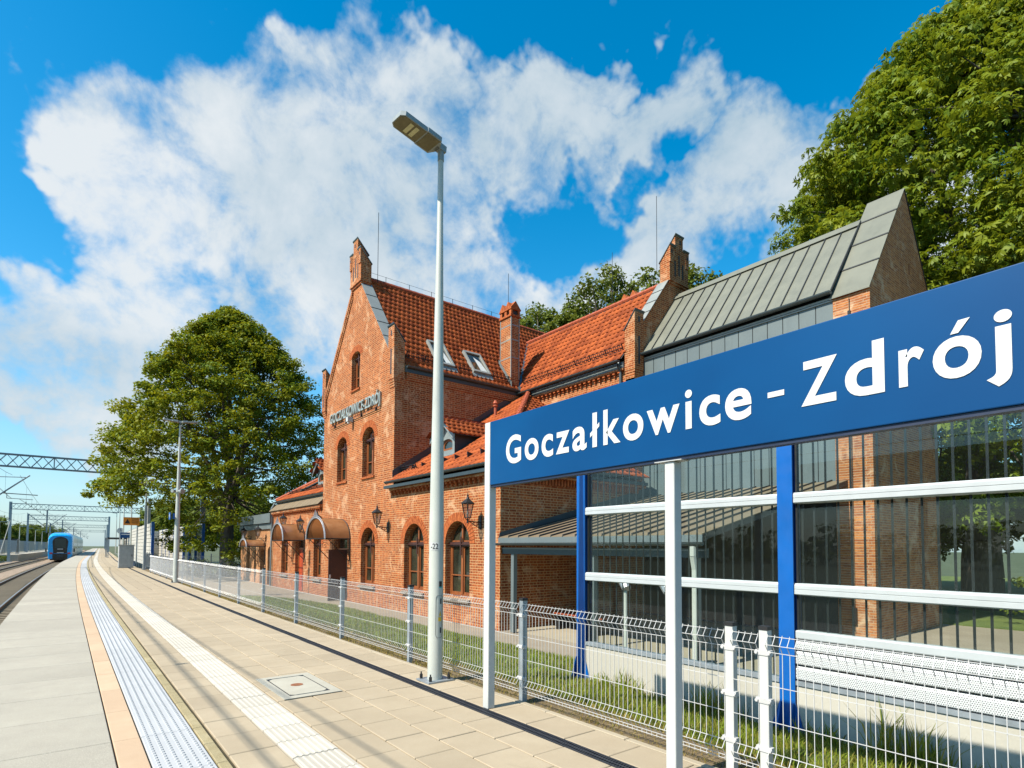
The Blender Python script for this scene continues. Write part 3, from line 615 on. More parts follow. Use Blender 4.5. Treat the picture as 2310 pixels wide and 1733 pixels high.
SL = 1.29; sg = 1 / sqrt(1 + SL * SL)
# gable block roof
rg = MB(); RZG = 13.10; EV = 8.42; hw = (RZG - EV) / SL
for sgn in (-1, 1): rg.quad((XF + 0.40, YGC + sgn * hw, EV), (20.3, YGC + sgn * hw, EV), (20.3, YGC, RZG), (XF + 0.40, YGC, RZG))
rg.build('roof_deck', 'slate_dark', st)
LbG = (RZG - EV) / SL / sg
rt = tiles('roof_tiles', (XF + 0.46, YGC - hw, EV), (1, 0, 0), (0, sg, sg * SL), 10.2, LbG, lambda a, b: -0.1 < a < 10.1 and b < LbG - 0.05, st)
tiles('roof_tiles', (XF + 0.46, YGC + hw, EV), (1, 0, 0), (0, -sg, sg * SL), 10.2, LbG, lambda a, b: -0.1 < a < 10.1 and b < LbG - 0.05, st)
ridge((XF + 0.42, YGC, RZG + 0.02), (20.3, YGC, RZG + 0.02), st)
m_ = MB(); m_.tube([(XF + 0.5, YGC, RZG + 0.34), (20, YGC, RZG + 0.32)], 0.006, 4)
for i in range(9): m_.tube([(XF + 1.3 + i * 1.15, YGC, RZG + 0.05), (XF + 1.3 + i * 1.15, YGC, RZG + 0.35)], 0.012, 4)
m_.tube([(XF + 0.75, YGC - 0.35, 12.9), (XF + 0.75, YGC - 0.35, 16.0)], 0.012, 4); m_.tube([(15.3, 19.8, 12.0), (15.3, 19.8, 13.9)], 0.010, 4); m_.tube([(17.3, 13.2, 12.0), (17.3, 13.2, 15.0)], 0.010, 4); m_.tube([(19.4, 17.3, 11), (19.4, 17.3, 15.2)], 0.010, 4)
m_.build('lightning_conductor', 'iron', st)
snow_guard((XF + 0.6, YGC - hw + 0.30, EV + 0.30 * SL + 0.05), (11.3, YGC - hw + 0.30, EV + 0.30 * SL + 0.05), (0, -0.5, 1), st, 0.2)
snow_guard((12.45, YGC - hw + 0.28, EV + 0.28 * SL + 0.05), (13.0, YGC - hw + 0.28, EV + 0.28 * SL + 0.05), (0, -0.5, 1), st, 0.2)
snow_guard((14.15, YGC - hw + 0.28, EV + 0.28 * SL + 0.05), (15.1, YGC - hw + 0.28, EV + 0.28 * SL + 0.05), (0, -0.5, 1), st, 0.2)
def gutter(p0, p1, parent, r=0.075, mat='gutter'):
    p0, p1 = Vector(p0), Vector(p1); d = (p1 - p0).normalized(); sdv = Vector((0, 0, 1)).cross(d); n = 8; m_ = MB()
    ring = lambda p, rr: [p + sdv * cos(pi + pi * i / n) * rr + Vector((0, 0, sin(pi + pi * i / n) * rr)) for i in range(n + 1)]
    A, B, C, D = ring(p0, r), ring(p1, r), ring(p0, r - 0.008), ring(p1, r - 0.008); k = n + 1
    m_.add(A + B + C + D, [(i, i + 1, k + i + 1, k + i) for i in range(n)] + [(2 * k + i, 2 * k + i + 1, 3 * k + i + 1, 3 * k + i) for i in range(n)] + [tuple(range(k)), tuple(range(k, 2 * k)), (0, 2 * k, 3 * k, k), (n, 2 * k + n, 3 * k + n, k + n)])
    L = (p1 - p0).length
    for i in range(int(L / 0.7) + 1): q = p0 + d * min(L, 0.1 + i * 0.7); m_.tube([q + sdv * r, q - sdv * r * 1.0], 0.008, 4)
    return m_.build('gutter', mat, parent)
gy = YG0 - 0.16
gutter((XF + 0.42, gy, 8.38), (15.30, gy, 8.38), st)
g = MB(); g.box(XF + 0.40, YG0 - 0.10, 8.16, 15.4, YG0 - 0.002, 8.40); g.build('fascia', 'gutter', st)
g = MB(); g.box(XF + 0.46, YG0 - 0.07, 7.96, 15.45, YG0 - 0.003, 8.16); g.box(XF + 0.46, YG0 - 0.04, 7.88, 15.45, YG0 - 0.004, 7.96); g.build('brick_cornice', 'brick', st)

# skylights on the near slope of the gable roof
def skylight(xa, xb, ya, yb):
    P = lambda x, y, o: (x, y - o * 0.79, EV + (y - (YGC - hw)) * SL + o * 0.61)
    fr = MB(); w = 0.07
    for (a, b, c, d) in [(xa, xa + w, ya, yb), (xb - w, xb, ya, yb), (xa + w, xb - w, ya, ya + w), (xa + w, xb - w, yb - w, yb)]:
        fr.prism([P(a, c, 0.02), P(b, c, 0.02), P(b, d, 0.02), P(a, d, 0.02)], tuple(np.subtract(P(a, c, 0.16), P(a, c, 0.02))))
    fr.prism([P(xa - 0.06, ya - 0.14, 0.04), P(xb + 0.10, ya - 0.14, 0.04), P(xb + 0.10, ya - 0.002, 0.06), P(xa - 0.06, ya - 0.002, 0.06)], (0, 0, 0.01))
    f_ = fr.build('skylight', 'zinc_cap', st); p = MB(); p.quad(P(xa + w, ya + w, 0.10), P(xb - w, ya + w, 0.10), P(xb - w, yb - w, 0.10), P(xa + w, yb - w, 0.10)); p.build('pane', 'window_glass', f_)
    c = MB(); c.quad(P(xa + 0.45, ya + 0.1, 0.108), P(xb - 0.1, ya + 0.1, 0.108), P(xb - 0.22, yb - 0.35, 0.108), P(xa + 0.40, yb - 0.2, 0.108)); c.build('blind', 'curtain', f_)
skylight(11.42, 12.22, 19.42, 20.35); skylight(13.16, 14.04, 19.44, 20.30)
# tall chimney in the valley
ch = MB(); ch.box(15.08, 19.30, 8.5, 15.52, 20.06, 11.75); ch = ch.build('chimney', 'brick', st)
c = MB(); c.box(15.02, 19.24, 11.75, 15.58, 20.12, 11.83)
for (ya, yb) in ((19.27, 19.42), (19.60, 19.76), (19.94, 20.09)): c.box(15.05, ya, 11.83, 15.16, yb, 12.06); c.box(15.44, ya, 11.83, 15.55, yb, 12.06)
c.box(15.02, 19.24, 12.06, 15.58, 20.12, 12.13)
for yc in (19.48, 19.88): c.prism([(15.02, yc - 0.21, 12.13), (15.02, yc + 0.21, 12.13), (15.02, yc, 12.42)], (0.56, 0, 0))
c.prism([(15.02, 19.26, 12.131), (15.58, 19.26, 12.131), (15.30, 19.26, 12.46)], (0, 0.84, 0)); c.build('chimney_head', 'brick_face', ch)
c = MB(); c.box(15.14, 19.34, 11.84, 15.46, 20.02, 12.05); c.build('flue', 'slate_dark', ch)
c = MB()
for p in ((15.06, 19.28), (15.06, 20.04), (15.50, 19.28)): c.box(p[0], p[1], 9.0, p[0] + 0.04, p[1] + 0.04, 11.74)
for z in (9.9, 10.7, 11.35): c.box(15.074, 19.32, z, 15.079, 20.04, z + 0.05); c.box(15.10, 19.294, z, 15.50, 19.299, z + 0.05)
c.build('chimney_strap', 'zinc_cap', ch)
c = MB(); c.prism([(15.04, 20.15, 10.0), (15.04, 19.2, 8.78), (15.04, 19.2, 8.55), (15.04, 20.15, 9.75)], (0.02, 0, 0)); c.build('chimney_flashing', 'gutter_grey', ch)

# upper cross wing ------------------------------------------------------------
XU, YE, XUC, RZU, EVU = 15.55, 12.84, 18.07, 11.88, 8.32
hu = (RZU - EVU) / SL
uz = lambda x: 12.14 - (abs(x - XUC) - 0.2) * 1.32
xw0, xw1 = XU, 2 * XUC - XU
g = MB(); g.quad((XU, YE, GZ), (XU, YG0, GZ), (XU, YG0, 8.3), (XU, YE, 8.3)); g.quad((xw1, YE, GZ), (xw1, YG0, GZ), (xw1, YG0, 8.3), (xw1, YE, 8.3))
poly = [(xw0, GZ), (xw1, GZ), (xw1, 8.6), (xw1 - 0.2, uz(xw1 - 0.2)), (XUC + 0.2, 12.14), (XUC - 0.2, 12.14), (xw0 + 0.2, uz(xw0 + 0.2)), (xw0, 8.6)]
g.prism([(x, YE, z) for x, z in poly], (0, 0.40, 0)); g.build('wing_wall', 'brick', st)
stepped_turret(XUC, 0.58, 0.45, 11.55, 12.98, 13.46, 'x', 1, YE - 0.08)
shoulder(XU - 0.06, XU + 0.42, YE - 0.06, 0.46, 7.60, 9.95, 'x')
for side in (-1, 1):
    for i in range(4):
        xa = XUC + side * (0.60 + (2.1 - 0.60) * (3 - i) / 4); xb = XUC + side * (0.60 + (2.1 - 0.60) * (4 - i) / 4)
        g = MB(); g.prism([(xa, YE - 0.04, uz(xa) + 0.02), (xb, YE - 0.04, uz(xb) + 0.02), (xb, YE + 0.46, uz(xb) + 0.02), (xa, YE + 0.46, uz(xa) + 0.02)], (0, 0, 0.03)); g.build('coping_panel', 'zinc_cap', st)
        s_ = MB(); s_.bar((xb, YE - 0.045, uz(xb) + 0.055), (xb, YE + 0.465, uz(xb) + 0.055), 0.03, 0.02); s_.build('coping_seam', 'seam_dark', st)
rg = MB()
for sgn in (-1, 1): rg.quad((XUC + sgn * hu, YE + 0.4, EVU), (XUC + sgn * hu, YGC, EVU), (XUC, YGC, RZU), (XUC, YE + 0.4, RZU))
rg.build('roof_deck', 'slate_dark', st)
LbU = (RZU - EVU) / SL / sg
inside_gable = lambda y, z: z < RZG - abs(y - YGC) * SL - 0.02
def mU(a, b):
    y, z = YE + 0.44 + a, EVU + b * sg * SL
    return -0.1 < a and b < LbU - 0.05 and not (y > YG0 - 0.2 and inside_gable(y, z))
tiles('roof_tiles', (XUC - hu, YE + 0.44, EVU), (0, 1, 0), (sg, 0, sg * SL), 9.0, LbU, mU, st)
ridge((XUC, YE + 0.42, RZU + 0.02), (XUC, YGC - (RZG - RZU) / SL, RZU + 0.02), st)
v0, v1 = Vector((XUC - hu, YG0 - 0.12, EVU + 0.05)), Vector((XUC, YGC - (RZG - RZU) / SL, RZU + 0.05))
g = MB(); g.bar(v0, v1, 0.22, 0.03, (-0.7, -0.7, 1)); g.build('valley_flashing', 'gutter', st)
gutter((XUC - hu - 0.10, YE + 0.45, 8.26), (XUC - hu - 0.10, YG0 - 0.1, 8.26), st)
g = MB(); g.box(XU - 0.12, YE + 0.42, 8.02, XU - 0.002, YG0 - 0.12, 8.24); g.build('fascia', 'gutter_grey', st)
snow_guard((XUC - hu + 0.28, YE + 0.55, EVU + 0.28 * SL + 0.04), (XUC - hu + 0.28, YG0 - 0.1, EVU + 0.28 * SL + 0.04), (-0.5, 0, 1), st, 0.2)
den = MB(); den.box(-0.13, -0.055, -0.07, -0.001, 0.055, 0.0); den.box(-0.085, -0.028, -0.16, -0.001, 0.028, -0.0701); den_me = den.mesh('dentil', 'brick_face')
g = MB(); g.box(XU - 0.14, YE + 0.42, 7.94, XU - 0.003, YG0 - 0.1, 8.02); g.build('brick_cornice', 'brick', st)
y = YE + 0.62
while y < YG0 - 0.15: place('dentil', den_me, (XU, y, 7.938), st); y += 0.245
def pipe(pts, r, parent, name='downpipe', mat='gutter'): m_ = MB(); m_.tube(pts, r, 8); return m_.build(name, mat, parent, smooth=False)
pipe([(XU - 0.15, 13.42, 8.25), (XU - 0.20, 13.42, 8.1), (XU - 0.08, 13.42, 7.9), (XU - 0.08, 13.42, 6.4)], 0.05, st)
# small chimney and vent box behind the ridge
c = MB(); c.box(19.2, 15.7, 10.0, 19.7, 16.6, 12.1); c = c.build('chimney', 'brick', st)
h = MB(); h.box(19.15, 15.64, 12.1, 19.75, 16.66, 12.18)
for (ya, yb) in ((15.68, 15.85), (16.07, 16.23), (16.45, 16.62)): h.box(19.18, ya, 12.18, 19.30, yb, 12.45); h.box(19.60, ya, 12.18, 19.72, yb, 12.45)
h.box(19.15, 15.64, 12.45, 19.75, 16.66, 12.52)
for yc in (15.90, 16.40): h.prism([(19.15, yc - 0.25, 12.52), (19.15, yc + 0.25, 12.52), (19.15, yc, 12.86)], (0.6, 0, 0))
h.build('chimney_head', 'brick_face', c)
v = MB(); v.box(18.9, 18.55, 11.0, 19.6, 19.15, 12.15); v.prism([(18.85, 18.5, 12.15), (19.65, 18.5, 12.15), (19.65, 19.2, 12.15), (18.85, 19.2, 12.15)], (0, 0, 0.05)); v.prism([(18.85, 18.5, 12.2), (19.65, 18.5, 12.55), (19.65, 18.5, 12.2)], (0, 0.7, 0)); v.build('roof_vent', 'gutter_grey', st)

# low front wing, right of the gable --------------------------------------------
SLL = 0.67; sl_ = 1 / sqrt(1 + SLL * SLL); EX, EZ = 9.20, 3.98
g = holed([(YC, GZ), (YG0, GZ), (YG0, 3.9), (YC, 3.9)], [arch_loop(*wins[k]) for k in ('w2', 'w3')], fx, (0.36, 0, 0))
g.quad((XF, YC, GZ), (XU, YC, GZ), (XU, YC, 3.9), (XF, YC, 3.9)); g.build('wing_wall', 'brick', st)
rg = MB(); hY = YC - 0.25; top_x = XU; dxx = top_x - EX
rg.quad((EX, hY, EZ), (EX, YG0, EZ), (top_x, YG0, EZ + dxx * SLL), (top_x, hY + dxx, EZ + dxx * SLL)); rg.quad((EX, hY, EZ), (top_x, hY + dxx, EZ + dxx * SLL), (top_x, hY, EZ)); rg.build('roof_deck', 'slate_dark', st)
LbL = dxx / sl_
tiles('roof_tiles', (EX, hY, EZ), (0, 1, 0), (sl_, 0, sl_ * SLL), YG0 - hY, LbL, lambda a, b: a > b * sl_ + 0.02 and a < YG0 - hY - 0.08 and b < LbL - 0.05 and not (abs(a + hY - 16.96) < 0.62 and 1.15 < b * sl_ < 2.6), st)
tiles('roof_tiles', (EX, hY, EZ), (1, 0, 0), (0, sl_, sl_ * SLL), dxx, LbL, lambda a, b: a > b * sl_ + 0.02 and a < dxx, st)
ridge((EX + 0.05, hY + 0.05, EZ + 0.06), (top_x - 0.1, hY + dxx - 0.1, EZ + dxx * SLL + 0.05), st, 'hip_tiles', 0.10, 0.34)
# flashing where the low roof meets the gable side wall
g = MB(); P = lambda x, o: (x, YG0 - 0.012, EZ + (x - EX) * SLL + o)
g.prism([P(EX + 0.2, 0.04), P(XU, 0.04), P(XU, 0.30), P(EX + 0.2, 0.30)], (0, 0.010, 0)); g.build('wall_flashing', 'gutter', st)
gutter((EX - 0.07, hY - 0.05, 3.96), (EX - 0.07, YG0 - 0.02, 3.96), st, 0.08, 'gutter'); gutter((XU - 0.5, hY - 0.07, 3.96), (EX, hY - 0.07, 3.96), st, 0.08)
g = MB(); g.box(XF - 0.30, YC - 0.26, 3.72, XF - 0.004, YG0 + 0.2, 3.82); g.box(XF - 0.004, YC - 0.26, 3.72, XU, YC - 0.003, 3.82); g.build('fascia', 'gutter', st)
g = MB(); g.box(XF - 0.17, YC - 0.17, 3.64, XF - 0.003, YG0 - 0.003, 3.72); g.box(XF - 0.003, YC - 0.17, 3.64, XU, YC - 0.003, 3.72); g.build('brick_cornice', 'brick', st)
y = YC + 0.14
while y < YG0 - 0.05: place('dentil', den_me, (XF, y, 3.638), st); y += 0.255
g = MB()
for k in range(46): x = XF + 0.1 + k * 0.125; g.box(x, YC - 0.10, 3.44, x + 0.062, YC - 0.003, 3.64)
g.build('soldier_course', 'brick_face', st)
snow_guard((EX + 0.55, 17.9, EZ + 0.55 * SLL + 0.05), (EX + 0.55, YG0 - 0.1, EZ + 0.55 * SLL + 0.05), (-0.4, 0, 1), st, 0.16)
hk = MB(); hk.prism([(0, -0.02, 0), (0.22, -0.02, 0.15), (-0.02, -0.02, 0.20)], (0, 0.04, 0)); hk_me = hk.mesh('snow_hook', 'iron')
for i in range(9): place('snow_hook', hk_me, (EX + 0.55, 13.2 + i * 0.72, EZ + 0.55 * SLL + 0.02), st)
v = MB(); v.cyl((13.55, 18.35, 6.85), (13.55, 18.35, 7.35), 0.06, n=10); v.cyl((13.55, 18.35, 7.30), (13.55, 18.35, 7.36), 0.10, n=10); v.cyl((13.55, 18.35, 7.42), (13.55, 18.35, 7.55), 0.11, 0.05, n=10); v.cyl((13.55, 18.35, 7.34), (13.55, 18.35, 7.44), 0.045, n=8); v.build('vent_pipe', 'roof_ridge', st)
def dormer(yc, x0=10.42, half=0.62, zsill=None, zeave=5.50, zpk=6.06, mtl='dormer_zinc'):
    zb = EZ + (x0 - EX) * SLL
    d = MB(); w = 0.14
    opening = arch_loop(yc, 0.72, zb + 0.18, zeave - 0.28, 0.16, 8)
    holed([(yc - half + 0.1, zb - 0.05), (yc + half - 0.1, zb - 0.05), (yc + half - 0.1, zeave), (yc, zpk - 0.1), (yc - half + 0.1, zeave)], [opening], lambda y, z: (x0, y, z), (0.12, 0, 0), d)
    xr = EX + (zpk - EZ) / SLL
    dm = d.build('dormer', mtl, st)
    for sg_ in (-1, 1): ck = MB(); yy = yc + sg_ * (half - 0.1); ck.prism([(x0, yy, zb - 0.1), (x0, yy, zeave + 0.05), (EX + (zeave + 0.05 - EZ) / SLL, yy, zeave + 0.05)], (0, -sg_ * 0.02, 0)); ck.build('cheek', 'slate_dark', dm)
    rf = MB(); pitch_ = (zpk - zeave) / half
    for sg_ in (-1, 1): rf.prism([(x0 - 0.22, yc, zpk), (xr, yc, zpk), (EX + (zeave - 0.06 - EZ) / SLL, yc + sg_ * (half + 0.10), zeave - 0.06), (x0 - 0.22, yc + sg_ * (half + 0.10), zeave - 0.06)], (0, 0, 0.03))
    rf.build('roof_deck', 'slate_dark', dm)
    for sg_ in (-1, 1):
        ub = Vector((0, -sg_ * (half + 0.1), zpk - zeave + 0.06)).normalized(); L = sqrt((half + 0.1) ** 2 + (zpk - zeave + 0.06) ** 2)
        tiles('dormer_tiles', (x0 - 0.20, yc + sg_ * (half + 0.10), zeave - 0.02), (1, 0, 0), ub, xr - x0, L, lambda a, b: b < L - 0.02 and (x0 - 0.2 + a) < EX + (zeave + b / L * (zpk - zeave) + 0.05 - EZ) / SLL, dm, 0.2, 0.26)
    ridge((x0 - 0.22, yc, zpk + 0.05), (xr, yc, zpk + 0.05), dm, r=0.06)
    bd = MB()
    for sg_ in (-1, 1): bd.prism([(x0 - 0.25, yc, zpk + 0.07), (x0 - 0.25, yc + sg_ * (half + 0.14), zeave - 0.06), (x0 - 0.25, yc + sg_ * (half + 0.14), zeave - 0.24), (x0 - 0.25, yc, zpk - 0.13)], (0.025, 0, 0))
    bd.build('barge_board', mtl, dm)
    fr = MB(); L0 = arch_loop(yc, 0.70, zb + 0.19, zeave - 0.28, 0.15, 8); L1 = arch_loop(yc, 0.54, zb + 0.27, zeave - 0.32, 0.12, 8); n = len(L0)
    fr.add([(x0 + 0.07, *p) for p in L0] + [(x0 + 0.07, *p) for p in L1], [(i, (i + 1) % n, n + (i + 1) % n, n + i) for i in range(n)]); fr.build('window_frame', 'window_wood', dm)
    pn = MB(); pn.quad(*[(x0 + 0.09, *p) for p in L1]); pn.build('pane', 'window_glass', dm)
    return dm
dormer(16.96); dormer(29.35)

# windows --------------------------------------------------------------------------
def window(yc, w, z0, zs, rise, transom=True, ring=True, sill='stone', note=None):
    x = XF; L0 = arch_loop(yc, w, z0, zs, rise); wi = 0.075
    L1 = arch_loop(yc, w - 2 * wi, z0 + wi, zs, rise - wi); n = len(L0)
    fr = MB()
    for xa, xb in ((x + 0.20, x + 0.29),):
        fr.add([(xa, *p) for p in L0] + [(xa, *p) for p in L1] + [(xb, *p) for p in L1], [(i, (i + 1) % n, n + (i + 1) % n, n + i) for i in range(n)] + [(n + i, n + (i + 1) % n, 2 * n + (i + 1) % n, 2 * n + i) for i in range(n)])
    fr.box(x + 0.185, yc - 0.055, z0 + wi, x + 0.29, yc + 0.055, zs - 0.07); fr.box(x + 0.19, yc - 0.04, zs + 0.06, x + 0.285, yc + 0.04, zs + rise - wi)
    zb = z0 + (zs - z0) * 0.40
    fr.box(x + 0.20, yc - w / 2 + wi, zb - 0.018, x + 0.28, yc - 0.056, zb + 0.018); fr.box(x + 0.20, yc + 0.056, zb - 0.018, x + 0.28, yc + w / 2 - wi, zb + 0.018)
    for s1 in (-1, 1):   # casement stiles and rails
        a, b = (yc - w / 2 + wi, yc - 0.056) if s1 < 0 else (yc + 0.056, yc + w / 2 - wi)
        fr.box(x + 0.215, a, z0 + wi, x + 0.275, a + 0.045, zs - 0.07); fr.box(x + 0.215, b - 0.045, z0 + wi, x + 0.275, b, zs - 0.07); fr.box(x + 0.216, a, z0 + wi, x + 0.274, b, z0 + wi + 0.06)
        fr.box(x + 0.216, a, zs + 0.06, x + 0.274, b, zs + 0.11)
    fo = fr.build('window', 'window_wood', st)
    tm = MB(); tm.box(x + 0.15, yc - w / 2 + 0.005, zs - 0.07, x + 0.30, yc + w / 2 - 0.005, zs + 0.055); tm.box(x + 0.12, yc - w / 2 + 0.01, zs - 0.03, x + 0.15, yc + w / 2 - 0.01, zs + 0.0); tm.cyl((x + 0.13, yc, zs - 0.35), (x + 0.13, yc, zs + 0.22), 0.028, n=8); tm.build('transom', 'dark_wood', fo)
    pn = MB(); pn.quad(*[(x + 0.25, *p) for p in L1]); pn.build('pane', 'window_glass', fo)
    if sill == 'stone': s_ = MB(); s_.prism([(x - 0.10, yc - w / 2 - 0.06, z0 - 0.15), (x - 0.10, yc - w / 2 - 0.06, z0 - 0.06), (x + 0.22, yc - w / 2 - 0.06, z0 + 0.01), (x + 0.22, yc - w / 2 - 0.06, z0 - 0.15)], (0, w + 0.12, 0)); s_.build('sill', 'sill_stone', fo)
    else:
        s_ = MB(); k = int((w + 0.1) / 0.078)
        for i in range(k): ya = yc - w / 2 - 0.05 + i * 0.078; s_.prism([(x - 0.06, ya, z0 - 0.10), (x - 0.06, ya, z0 - 0.03), (x + 0.22, ya, z0 + 0.008), (x + 0.22, ya, z0 - 0.10)], (0, 0.068, 0))
        s_.build('sill', 'brick_face', fo)
    if ring:
        a_ = MB(); r_in, r_out, nv = 1.0, 0.27, max(14, int((pi * w / 2) / 0.085))
        for i in range(nv):
            t0, t1 = pi * (i + 0.08) / nv, pi * (i + 0.92) / nv
            pt = lambda t, e: (yc + (w / 2 + e) * cos(t), zs + (rise + e) * sin(t))
            a_.prism([(x - 0.012, *pt(t0, 0.0)), (x - 0.012, *pt(t1, 0.0)), (x - 0.012, *pt(t1, r_out)), (x - 0.012, *pt(t0, r_out))], (0.018, 0, 0))
        a_.build('arch_ring', 'brick_face', fo)
    return fo
for k in ('w1', 'w2', 'w3', 'e', 'd'): window(*wins[k])
fa = window(*wins['a'], sill='brick'); fb = window(*wins['b'], sill='brick'); window(*wins['attic'], sill='brick')
for fo, (yc, w, z0, zs, rise) in ((fa, wins['a']), (fb, wins['b'])):
    c = MB(); hgt = zs - 0.1 - z0
    for i in range(8):
        t = i / 8; ya = yc - w / 2 + 0.14 + 0.05 * i; c.quad((XF + 0.247, ya, z0 + 0.1), (XF + 0.244 + 0.003 * (i % 2), ya + 0.05, z0 + 0.1), (XF + 0.244 + 0.003 * (i % 2), ya + 0.05 - 0.16, zs - 0.1) if ya + 0.05 - 0.16 > yc - w / 2 + 0.1 else (XF + 0.244, yc - w / 2 + 0.12, zs - 0.1), (XF + 0.247, max(ya - 0.16, yc - w / 2 + 0.1), zs - 0.1))
    c.build('curtain', 'curtain', fo)
# doors
def doorway(yc, w, z0, zs, rise, open_leaf, mat):
    d = MB(); L0 = arch_loop(yc, w, z0, zs, rise); L1 = arch_loop(yc, w - 0.18, z0, zs, rise - 0.09); n = len(L0)
    d.add([(XF + 0.16, *p) for p in L0] + [(XF + 0.16, *p) for p in L1] + [(XF + 0.26, *p) for p in L1], [(i, (i + 1) % n, n + (i + 1) % n, n + i) for i in range(n)] + [(n + i, n + (i + 1) % n, 2 * n + (i + 1) % n, 2 * n + i) for i in range(n)])
    d.box(XF + 0.14, yc - w / 2 + 0.09, 1.42, XF + 0.26, yc + w / 2 - 0.09, 1.52)
    do = d.build('door', 'window_wood', st)
    p = MB(); p.quad(*[(XF + 0.24, *q) for q in arch_loop(yc, w - 0.18, 1.5, zs, rise - 0.09)]); p.build('fanlight', 'window_glass', do)
    if open_leaf:
        l = MB(); l.box(XF + 0.345, yc - w / 2, z0, XF + 0.355, yc + w / 2, 1.5); l.build('hall_shade_sheet', 'slate_dark', do)  # dark sheet across the open doorway: the hall's shade put into its colour
        l = MB(); ya = yc - w / 2 + 0.0; l.box(XF - 0.80, ya - 0.03, z0 + 0.01, XF - 0.02, ya + 0.025, 1.46); lo = l.build('leaf', mat, do)
        l = MB()
        for (xa, xb, za, zb) in ((XF - 0.70, XF - 0.12, -0.55, 0.15), (XF - 0.70, XF - 0.12, 0.28, 1.32)): l.box(xa, ya - 0.042, za, xb, ya - 0.031, zb)
        l.build('leaf_panel', mat, lo); l = MB(); l.box(XF - 0.76, ya - 0.09, 0.28, XF - 0.72, ya - 0.04, 0.42); l.build('handle', 'silver_trim', lo)
    else:
        for s1 in (-1, 1):
            l = MB(); a, b = (yc - w / 2 + 0.09, yc - 0.005) if s1 < 0 else (yc + 0.005, yc + w / 2 - 0.09); l.box(XF + 0.18, a, z0 + 0.01, XF + 0.23, b, 1.42)
            lo = l.build('leaf', mat if s1 > 0 else 'dark_wood', do); q = MB(); q.box(XF + 0.168, a + 0.1, -0.5, XF + 0.179, b - 0.1, 0.1); q.box(XF + 0.168, a + 0.1, 0.25, XF + 0.179, b - 0.1, 1.3); q.build('leaf_panel', mat if s1 < 0 else 'door_red', lo)
    return do
doorway(*door1, True, 'dark_wood'); doorway(*door2, False, 'door_red')
# left wing ------------------------------------------------------------------------
g = holed([(YG1, GZ), (YL, GZ), (YL, 3.75), (YG1, 3.75)], [arch_loop(*wins[k]) for k in ('e', 'd')] + [arch_loop(*door2)], fx, (0.36, 0, 0))
g.quad((XF, YL, GZ), (XU, YL, GZ), (XU, YL, 3.75), (XF, YL, 3.75)); g.build('wing_wall', 'brick', st)
g = MB(); g.box(XF - 0.15, YG1 + 0.003, 3.44, XF - 0.003, YL + 0.14, 3.56); g.build('brick_cornice', 'brick', st)
y = YG1 + 0.15
while y < YL: place('dentil', den_me, (XF, y, 3.438), st); y += 0.255
n = 14
for i in range(n):
    ya, yb = YG1 + 0.01 + (YL + 0.2 - YG1) * i / n, YG1 + 0.01 + (YL + 0.2 - YG1) * (i + 1) / n - 0.02
    g = MB(); g.prism([(XF - 0.22, ya, 3.58), (XF + 0.20, ya, 3.98), (XF + 0.20, yb, 3.98), (XF - 0.22, yb, 3.58)], (0, 0, 0.03)); g.build('skirt_panel', 'canopy_roof', st)
g = MB(); g.prism([(XF - 0.20, YG1 + 0.01, 3.57), (XF + 0.3, YG1 + 0.01, 4.06), (XF + 0.3, YG1 + 0.01, 3.57)], (0, YL + 0.17 - YG1, 0)); g.build('skirt_core', 'seam_dark', st)
gutter((XF + 0.12, YG1 + 0.01, 4.16), (XF + 0.12, YL + 0.2, 4.16), st, 0.085, 'gutter')
g = MB(); g.box(XF + 0.19, YG1 + 0.01, 4.02, XF + 0.22, YL + 0.1, 4.18); g.build('fascia', 'gutter', st)
ex2, ez2 = XF + 0.16, 4.20; tx = XU; d2 = tx - ex2; hy2 = YL + 0.1
rg = MB(); rg.quad((ex2, hy2, ez2), (ex2, YG1, ez2), (tx, YG1, ez2 + d2 * SLL), (tx, hy2 - d2, ez2 + d2 * SLL)); rg.quad((ex2, hy2, ez2), (tx, hy2 - d2, ez2 + d2 * SLL), (tx, hy2, ez2)); rg.build('roof_deck', 'slate_dark', st)
Lb2 = d2 / sl_
tiles('roof_tiles', (ex2, YG1, ez2), (0, 1, 0), (sl_, 0, sl_ * SLL), hy2 - YG1, Lb2, lambda a, b: a < hy2 - YG1 - b * sl_ - 0.02 and a > 0.0 and b < Lb2, st)
ridge((ex2, hy2, ez2 + 0.06), (tx, hy2 - d2, ez2 + d2 * SLL + 0.05), st, 'hip_tiles')
snow_guard((ex2 + 0.5, YG1 + 0.3, ez2 + 0.5 * SLL + 0.05), (ex2 + 0.5, YL - 0.7, ez2 + 0.5 * SLL + 0.05), (-0.4, 0, 1), st, 0.14)
g = MB(); P = lambda y, x, o: (x, y, ez2 + (x - ex2) * SLL + o); g.bar(P(31.5, ex2 + 0.5, 0.1), P(30.2, ex2 + 1.6, 0.1), 0.3, 0.05); g.build('roof_walkway', 'gutter', st)
pipe([(XF + 0.1, YL + 0.18, 4.10), (XF - 0.10, YL + 0.16, 3.75), (XF - 0.10, YL + 0.06, 3.3), (XF - 0.10, YL + 0.06, GZ)], 0.05, st, mat='gutter_grey')
